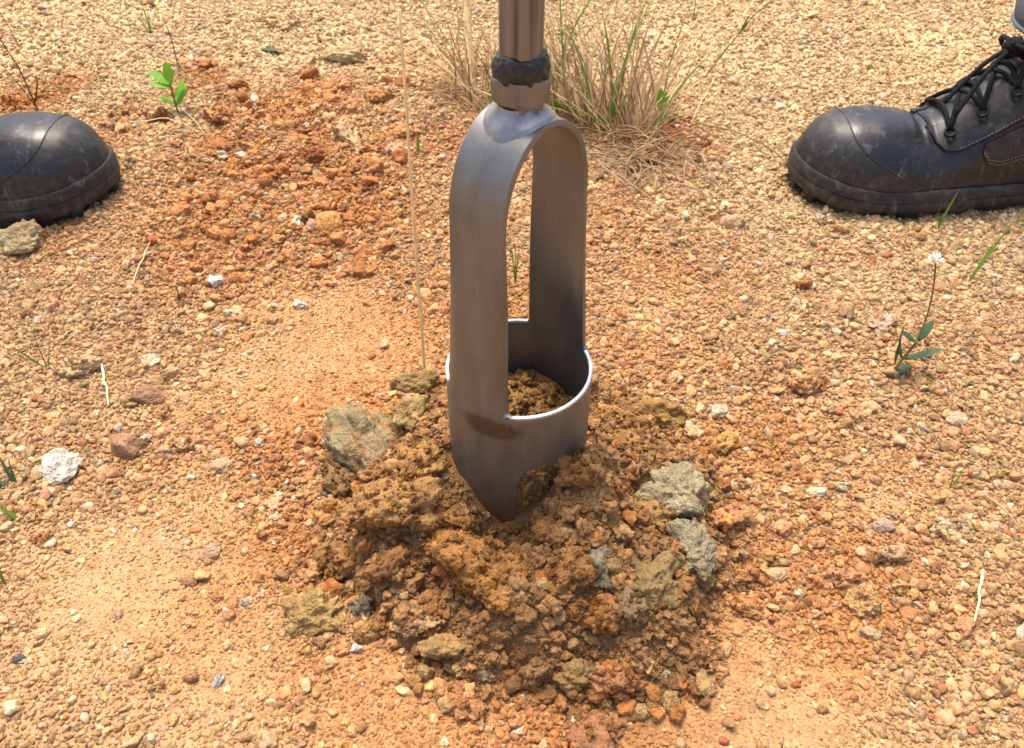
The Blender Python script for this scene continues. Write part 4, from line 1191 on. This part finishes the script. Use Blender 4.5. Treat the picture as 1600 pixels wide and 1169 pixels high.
def denim():
    m, t, b = new_mat('denim')
    tc = nd(t, 'ShaderNodeTexCoord')
    wv = nd(t, 'ShaderNodeTexWave'); wv.wave_type = 'BANDS'; wv.bands_direction = 'DIAGONAL'
    wv.inputs['Scale'].default_value = 260; wv.inputs['Distortion'].default_value = 1.5; wv.inputs['Detail'].default_value = 2
    t.links.new(tc.outputs['Object'], wv.inputs['Vector'])
    r = ramp(t, wv.outputs[0], [(0.2, tuple(lin(52, 60, 74))), (0.8, tuple(lin(128, 136, 148)))])
    t.links.new(r.outputs[0], b.inputs['Base Color']); b.inputs['Roughness'].default_value = 0.9
    bump(t, b, wv.outputs[0], 0.4, 0.0006)
    return m
M_denim = denim()
def trouser(loc, label, seed):
    N, Lz = 72, 40; P = np.zeros((Lz + 3, N, 3))
    for i in range(Lz):
        q = i / (Lz - 1); z = 0.40 * q
        for k in range(N):
            a = 2 * math.pi * k / N
            r = 0.064 + 0.016 * q + 0.003 * math.sin(3 * a + q * 7) * (1 - q * .5) + 0.003 * math.sin(q * 40 + 2 * a) * math.exp(-q * 4)
            P[i + 2, k] = (r * 1.08 * math.cos(a), r * math.sin(a), z + 0.004 * math.cos(a))
    P[0] = P[2] * np.array([.955, .955, 1]) + np.array([0, 0, .012]); P[1] = P[2] * np.array([.965, .965, 1]); P[-1] = P[-2] * np.array([.02, .02, 1])
    mb = MB(); mb.grid(P, closed_v=True)
    o = mb.build('trouser_leg', M_denim, None, loc=loc)
    # rolled hem of the cuff
    mb = MB(); mb.tube([tuple(P[2, k % N] * np.array([1.01, 1.01, 1])) for k in range(N + 1)], 0.0022, 6, cap=False)
    mb.build('cuff_hem', M_denim, o)
    tag(o, label, 'trousers', 'trouser legs above the boots')
    return o
RBX, RBY = at(1232, 275); RBZ = surf1(RBX + .1, RBY) 
boot_r = make_boot((RBX - 0.006, RBY - 0.026, land(RBX + .1, RBY)[0] - 0.002), R(180 + 3), 'black leather work boot with laces in view standing on pale gravel', 0, 'black work boots')
LBX, LBY = at(184, 290)
boot_l = make_boot((LBX + 0.010, LBY - 0.026, land(LBX - .05, LBY)[0] - 0.002), R(-4), 'black work boot with scuffed dusty toe beside a pale grey stone', 1, 'black work boots')
trouser((RBX + 0.243, RBY + 0.008, 0.146), 'grey blue denim trouser leg over the laced boot', 1)
trouser((LBX - 0.240, LBY - 0.012, 0.146), 'grey blue denim trouser leg over the dusty toed boot', 2)

# ------------------------------------------------------------------ plants
G_dry = simple_mat('dry_grass', tuple(lin(200, 176, 128)), 0.7, 0, .3, .35, 30, 0.25)
G_brown = simple_mat('brown_grass', tuple(lin(152, 120, 84)), 0.75, 0, .3, .4, 30, 0.2)
G_grey = simple_mat('grey_straw', tuple(lin(168, 142, 106)), 0.75, 0, .3, .3, 40, 0.15)
G_green = simple_mat('green_blade', tuple(lin(108, 138, 52)), 0.55, 0, .4, .3, 40, 0.35)
G_bright = simple_mat('seedling_leaf', tuple(lin(122, 178, 44)), 0.5, 0, .4, .2, 60, 0.4)
G_dark = simple_mat('dark_leaf', tuple(lin(72, 98, 62)), 0.5, 0, .4, .3, 60, 0.25)
G_stem = simple_mat('brown_stem', tuple(lin(132, 106, 62)), 0.7, 0, .3, .3, 60)
G_white = simple_mat('white_petal', tuple(lin(244, 242, 226)), 0.7, 0, .3, .06, 60, 0.3)
G_twig = simple_mat('dark_twig', tuple(lin(88, 62, 44)), 0.8, 0, .3, .3, 90)
G_straw = simple_mat('straw', tuple(lin(246, 226, 176)), 0.6, 0, .4, .18, 60, 0.2)

def arc(base, az, lean, L, droop, n=9, twist=0.0):
    """blade path: starts leaning by 'lean' from vertical towards azimuth az and droops on"""
    P = [np.array(base, float)]; a = lean; d = L / (n - 1)
    for k in range(n - 1):
        h = math.sin(a); P.append(P[-1] + d * np.array([h * math.sin(az), h * math.cos(az), math.cos(a)])); a += droop / (n - 1); az += twist / (n - 1)
    return np.array(P)
def blade_set(mb, rg, base, n, az0, azs, lean, Ls, wid, droop, spread):
    for _ in range(n):
        bx = base[0] + rg.normal(0, spread); by = base[1] + rg.normal(0, spread)
        az = az0 + rg.normal(0, azs); L = rg.uniform(*Ls)
        P = arc((bx, by, surf1(bx, by) - .003), az, rg.uniform(*lean), L, rg.uniform(*droop), 9, rg.normal(0, .5))
        q = np.linspace(0, 1, 9); wd = rg.uniform(*wid) * np.clip(1.15 - q ** 2.2 * 1.1, .08, 1)
        if P[:, 2].min() < land(bx, by)[0] - .02: P[:, 2] = np.maximum(P[:, 2], land(P[:, 0], P[:, 1]) + .001)
        mb.ribbon(P, wd, (math.cos(az), -math.sin(az), rg.normal(0, .4)))
def tuft(pxs, label, seed, nd_, nb, ng, az0, lean, Ls, droop=(0.1, 0.9), wid=(.0006, .0012)):
    b0 = at(*pxs[len(pxs) // 2]); t = empty('grass_tuft', (b0[0], b0[1], 0)); tag(t, label, 'grass tuft', 'grass tufts behind the auger')
    rg = np.random.default_rng(seed)
    for nm, m, cnt, w_ in (('dry_blades', G_dry, nd_, wid), ('brown_blades', G_brown, nb, wid), ('green_blades', G_green, ng, (wid[0] * 1.4, wid[1] * 1.6))):
        mb = MB()
        for p in pxs:
            blade_set(mb, rg, at(*p), max(1, cnt // len(pxs)), az0, .75, lean, Ls, w_, droop, .010)
        for i in range(len(mb.v)): mb.v[i] = (mb.v[i][0] - b0[0], mb.v[i][1] - b0[1], mb.v[i][2])
        o = mb.build(nm, m, t); o['kind'] = 'stuff'
    return t
tuft([(745, 165), (790, 170), (720, 130)], 'thin loose grass tuft beside the straw stalk', 31, 30, 26, 7, -0.6, (.1, 1.1), (.07, .20))
tuft([(855, 180), (890, 190), (930, 196)], 'dense dry grass tuft with green tips right behind the auger neck', 32, 66, 74, 10, -0.35, (.1, 1.05), (.06, .17))
tuft([(985, 215), (1005, 225), (960, 205)], 'brown straggly grass tuft beside the green seedling', 33, 34, 60, 6, -0.1, (.1, 1.2), (.06, .19))
tuft([(1000, 222), (975, 214)], 'few long wiry stems arching out of the brown tuft', 34, 8, 12, 0, 0.9, (.15, 1.1), (.12, .25), (.2, 1.0), (.0004, .0007))
# dead matted straw under the tuft
def mat_straw(px, py, n, sx, sy, seed, label, name='dead_straw', L=(.03, .07), m=G_grey):
    b0 = at(px, py); rg = np.random.default_rng(seed); mb = MB()
    for _ in range(n):
        x, y = rg.normal(0, sx), rg.normal(0, sy)
        a = rg.normal(-.5, .9); ln = rg.uniform(*L); q = np.linspace(-.5, .5, 7); cur = rg.normal(0, .35)
        X = x + q * ln * math.cos(a) - cur * ln * (q ** 2) * math.sin(a); Y = y + q * ln * math.sin(a) + cur * ln * (q ** 2) * math.cos(a)
        Z = land(X + b0[0], Y + b0[1]) + .004 + rg.uniform(0, .012) * (1 - (2 * q) ** 2) + rg.uniform(0, .006)
        mb.tube(np.stack([X, Y, Z], 1), rg.uniform(.0004, .0008), 5)
    o = mb.build(name, m, None, loc=(b0[0], b0[1], 0)); tag(o, label, 'dead grass', kind='stuff'); return o
mat_straw(1010, 262, 70, .03, .022, 41, 'tangle of dead grey straw and roots below the grass tufts')
mat_straw(940, 215, 60, .05, .02, 42, 'brown thatch of dead grass at the foot of the tufts', 'grass_thatch', (.03, .08), G_brown)
mat_straw(730, 165, 26, .035, .02, 43, 'sparse dead grass litter behind the straw stalk', 'grass_litter', (.03, .07), G_grey)

def stalk(name, label, pts, r, mat, cat='straw', group=None, wob=0.0, seed=1):
    pts = np.array(pts, float); b0 = pts[0].copy()
    q = np.linspace(0, 1, 24); d = np.linspace(0, 1, len(pts))
    P = np.stack([np.interp(q, d, pts[:, i]) for i in range(3)], 1)
    if wob:
        nz = np.stack([vnoise(np.stack([q * 5, q * 0 + i, q * 0 + seed], 1), seed) for i in range(3)], 1); P = P + nz * wob * np.sin(q * math.pi)[:, None]
    mb = MB(); mb.tube(P - b0, np.linspace(r, r * .6, 24), 7)
    o = mb.build(name, mat, None, loc=b0); return tag(o, label, cat, group)
def g3d(px, py, h=0.0):
    x, y = at(px, py, h + .002)
    return (x, y, surf1(x, y) + h + .001)
sb = at(663, 576)
stalk('straw_stalk', 'long pale straw stalk standing upright at the edge of the heap', [(sb[0], sb[1], surf1(*sb) - .004), (sb[0] + .001, sb[1] + .006, .13), (sb[0] + .003, sb[1] + .012, .262)], .0013, G_straw, wob=.001)
def lying(pa, pb, label, r=.0007, mat=G_straw, name='straw', mid=.003, wob=.002, cat='straw', n=7):
    P = []
    for q in np.linspace(0, 1, n):
        x, y = at(pa[0] + (pb[0] - pa[0]) * q, pa[1] + (pb[1] - pa[1]) * q, .005)
        P.append((x, y, surf1(x, y) + .0038 + mid * math.sin(q * math.pi)))
    ln = math.hypot(P[0][0] - P[-1][0], P[0][1] - P[-1][1])
    return stalk(name, label, P, r, mat, cat, None, min(wob, ln * 0.02), int(pa[0]))
lying((925, 240), (1178, 470), 'long thin dry stalk trailing from the arch across the gravel', .0006, G_grey, mid=.008)
lying((1085, 195), (1236, 262), 'wiry dry stalk from the seedling towards the laced boot', .0009, G_brown, mid=.01)
lying((1242, 258), (1448, 352), 'pale wiry stalk across the sole of the laced boot', .0006, G_straw, mid=.0, wob=.001) if False else None
lying((1085, 250), (1290, 400), 'faint brown stalk lying between tuft and laced boot', .0005, G_brown, mid=.006)
lying((158, 568), (170, 634), 'short pale dry stick lying beside the tan slab', .0010, G_straw, 'stick', 0)
lying((1538, 888), (1527, 968), 'split pale straw lying alone on the gravel', .0009, G_straw, mid=.001)
lying((1545, 765), (1598, 822), 'bent grey straw on the gravel near the small sprout', .0009, G_grey)
lying((205, 440), (236, 384), 'thin straw running to the round red pebble', .0005, G_straw)
lying((118, 96), (188, 60), 'dry stick lying on pale gravel near the bare twig', .0011, G_dry, 'stick')
lying((205, 195), (330, 215), 'thin straw in front of the leafy seedling', .0005, G_straw)
lying((268, 168), (322, 214), 'fine straw crossing the foot of the seedling', .0004, G_straw)
lying((600, 198), (632, 154), 'fine straw on the hump beside the upright stalk', .0005, G_dry)
lying((0, 545), (66, 590), 'wispy grey straw beside the thin sprout', .0005, G_grey)
lying((1140, 230), (1250, 195), 'pale straw lying near the budded twig', .0005, G_straw)
lying((1115, 125), (1080, 195), 'pale bent stem at the foot of the budded twig', .0005, G_straw)
lying((1480, 690), (1440, 640), 'fine dark stalk in the gravel beyond the flower plant', .0004, G_brown)

def leaf(mb, p, az, L, wd, lean=1.0, droop=.5, n=8):
    P = arc(p, az, lean, L, droop, n); q = np.linspace(0, 1, n)
    mb.ribbon(P, wd * np.sin(np.clip(q * .94 + .06, 0, 1) * math.pi) ** .7 + 1e-5, (math.cos(az), -math.sin(az), .15))
    return P
def blades(px, py, label, specs, mat, name='grass_sprout', group=None):
    x, y = at(px, py); z = surf1(x, y)
    t = empty(name, (x, y, z)); tag(t, label, 'sprout', group)
    for az, lean, L, wd, dr in specs:
        mb = MB(); P = arc((0, 0, -.003), az, lean, L, dr, 9); q = np.linspace(0, 1, 9)
        mb.ribbon(P, wd * np.clip(1.1 - q ** 2 * 1.05, .05, 1), (math.cos(az), -math.sin(az), .2)); mb.build('blade', mat, t)
    return t
r_ = R
blades(805, 440, 'thin green sprout seen through the auger arch', [(-.6, .12, .045, .0007, .2), (.5, .15, .040, .0007, .2), (.1, .05, .032, .0008, .1)], G_green)
blades(1463, 358, 'two green blades in front of the boot heel of the laced boot', [(-1.2, .10, .042, .0012, .1), (1.2, .16, .046, .0014, .1)], G_green)
blades(1512, 440, 'tall single green blade beside the white flower', [(1.3, .28, .085, .0013, .1), (1.0, .34, .05, .0010, .2)], G_green)
blades(72, 572, 'thin dark sprout behind the flat tan slab', [(-1.4, .75, .034, .0008, .1), (.7, .35, .026, .0010, .2), (.0, .05, .040, .0005, .1)], G_dark)
blades(28, 765, 'spread of three green blades beside the mottled white stone', [(-1.5, .9, .030, .0014, .3), (-.7, .5, .028, .0013, .2), (-.1, .2, .024, .0012, .3)], G_dark)
blades(42, 822, 'green blades on a purplish stem below the mottled stone', [(-1.4, 1.1, .026, .0015, .3), (-1.2, .8, .032, .0014, .2)], G_green)
blades(8, 918, 'single broad green blade at the sandy ground', [(.4, .12, .020, .0022, .2), (-.9, .6, .02, .0014, .3)], G_green)
blades(1218, 1180, 'lone upright green blade on the bare sand in front of the heap', [(.1, .05, .022, .0009, .1)], G_dark)
blades(1490, 755, 'tiny grass sprout beyond the crust slab', [(-.3, .15, .024, .0006, .2), (.8, .5, .02, .0006, .3), (1.4, .9, .03, .0004, .2)], G_green)
blades(655, 255, 'small green blade beside the straw stalk', [(.0, .10, .028, .0017, .2)], G_green)
blades(280, 470, 'tiny green sprig below the bright white stone', [(.0, .10, .020, .0008, .2), (.8, .5, .012, .0006, .2)], G_dark)
blades(238, 58, 'yellow green sprig with a dark stem far behind the seedling', [(-.5, .2, .05, .0009, .4), (.3, .1, .04, .0008, .1), (-1.2, .5, .06, .0007, .2)], G_green)
blades(925, 222, 'broad green blade lying over the orange crumbs', [(1.2, 1.15, .040, .0022, .1), (1.6, 1.3, .03, .0018, .1)], G_bright)
blades(985, 82, 'slender dry stem far behind the grass tufts', [(.0, .1, .09, .0006, .2), (.6, .2, .07, .0006, .2)], G_dry)
blades(1082, 42, 'faint yellow green weed on the far gravel', [(.0, .1, .06, .0007, .2), (.9, .4, .04, .0007, .2), (-.9, .4, .04, .0007, .2)], G_green)
# scrap of green leaf lying loose
lx = g3d(428, 80); mb = MB(); leaf(mb, (-.018, .006, .004), R(110), .036, .0052, 1.45, .1); tag(mb.build('leaf_scrap', G_dark, None, loc=lx), 'loose strip of green leaf lying on the hump', 'leaf')

def seedling(px, py, label, leaves, mat, stem_h, stem_lean=(0, .0), name='seedling', stem_mat=G_green, sr=.0009):
    x, y = at(px, py); z = surf1(x, y); t = empty(name, (x, y, z)); tag(t, label, 'seedling')
    top = np.array([stem_lean[0], stem_lean[1], stem_h]); q = np.linspace(0, 1, 8)[:, None]
    mb = MB(); mb.tube(np.array([0, 0, -.003]) * (1 - q) + top * q, sr, 7); mb.build('stem', stem_mat, t)
    for f, az, L, wd, lean, dr in leaves:
        mb = MB(); leaf(mb, top * f, az, L, wd, lean, dr); mb.build('leaf', mat, t)
    return t
seedling(282, 190, 'bright green leafy seedling on the orange hump', [(1.0, -1.3, .026, .0058, .9, .4), (.95, -.2, .024, .0055, .3, .3), (.55, 1.0, .026, .0066, .55, .4), (.3, .7, .026, .0072, .6, .5), (.35, -1.5, .018, .0042, 1.0, .3), (.9, -1.9, .022, .005, 1.1, .3)], G_bright, .034)
seedling(1030, 195, 'small bright green seedling growing beside the brown tuft', [(1.0, -.4, .026, .0050, .15, .2), (.9, .6, .024, .0046, .25, .2), (.4, 1.4, .020, .0040, 1.1, .4), (.5, -1.2, .014, .0034, .7, .2)], G_bright, .012)
# the white flower
fx, fy = at(1392, 585); fz = surf1(fx, fy)
fl = empty('flower_plant', (fx, fy, fz)); tag(fl, 'small weed with a round white flower head on a thin bent stem', 'flower')
hd = np.array([.006, .012, .098])
q = np.linspace(0, 1, 16)[:, None]
P = np.concatenate([np.array([[-.002, 0, -.003]]) * (1 - q) + np.array([[.012, .004, .032]]) * q])
P2 = np.array([[.012, .004, .032]]) * (1 - q) + hd * q + np.array([[.003, 0, 0]]) * np.sin(q * math.pi)
mb = MB(); mb.tube(P, np.linspace(.0014, .0010, 16), 7); mb.tube(P2, .0006, 7); mb.build('stem', G_stem, fl)
for p, az, L, wd, lean, dr in (((.005, .002, .016), 1.5, .030, .0040, 1.25, .1), ((.005, .002, .017), -1.1, .030, .0046, .45, -.5), ((.011, .004, .031), 1.0, .020, .0036, .6, .2), ((.011, .004, .031), -1.3, .015, .0034, .9, .3), ((-.001, 0, .006), 1.3, .018, .0044, 1.4, .2), ((0, 0, .012), -.5, .022, .002, .1, .1)):
    mb = MB(); leaf(mb, p, az, L, wd, lean, dr); mb.build('leaf', G_dark, fl)
mb = MB(); rg = np.random.default_rng(77)
for k in range(70):
    az = rg.uniform(0, 6.28); le = math.acos(rg.uniform(-.1, 1)); P = arc(hd, az, le, rg.uniform(.0040, .0060), .35, 4)
    mb.ribbon(P, [.0005, .0009, .0008, .0002], (math.cos(az), -math.sin(az), .1))
v = ICO[3][0]; mb.add(v * .0028 + hd, ICO[3][1]); mb.build('flower_head', G_white, fl)
# bare twigs
def twig(px, py, label, segs):
    x, y = at(px, py); z = surf1(x, y); t = empty('twig', (x, y, z)); tag(t, label, 'twig')
    for pts, r, m in segs:
        q = np.linspace(0, 1, 14); pts = np.array(pts, float); d = np.linspace(0, 1, len(pts))
        mb = MB(); mb.tube(np.stack([np.interp(q, d, pts[:, i]) for i in range(3)], 1), np.linspace(r, r * .6, 14), 7); mb.build('stem' if m is not G_green else 'bud', m, t)
twig(62, 178, 'bare forked twig behind the dusty toed boot', [([(0, 0, -.003), (-.003, 0, .05), (-.012, 0, .085)], .0009, G_twig), ([(-.001, 0, .005), (-.010, 0, .03), (-.018, 0, .05)], .0006, G_twig), ([(0, 0, .01), (.010, 0, .03), (.012, 0, .04)], .0010, G_twig)])
twig(282, 118, 'thin upright twig standing behind the leafy seedling', [([(0, 0, -.003), (.001, 0, .03), (-.002, 0, .06)], .0007, G_twig)])
twig(1098, 128, 'leaning brown twig with a green bud on the far gravel', [([(0, 0, -.002), (.020, .004, .030), (.036, .006, .052)], .0010, G_stem), ([(.036, .006, .052), (.044, .007, .066), (.066, .008, .088)], .0007, G_twig), ([(.034, .006, .050), (.038, .006, .060), (.040, .006, .068)], .0014, G_green)])
twig(32, 75, 'thin grey twig on the far gravel behind the forked twig', [([(0, 0, -.002), (-.005, 0, .03), (-.016, 0, .075)], .0006, G_twig)])
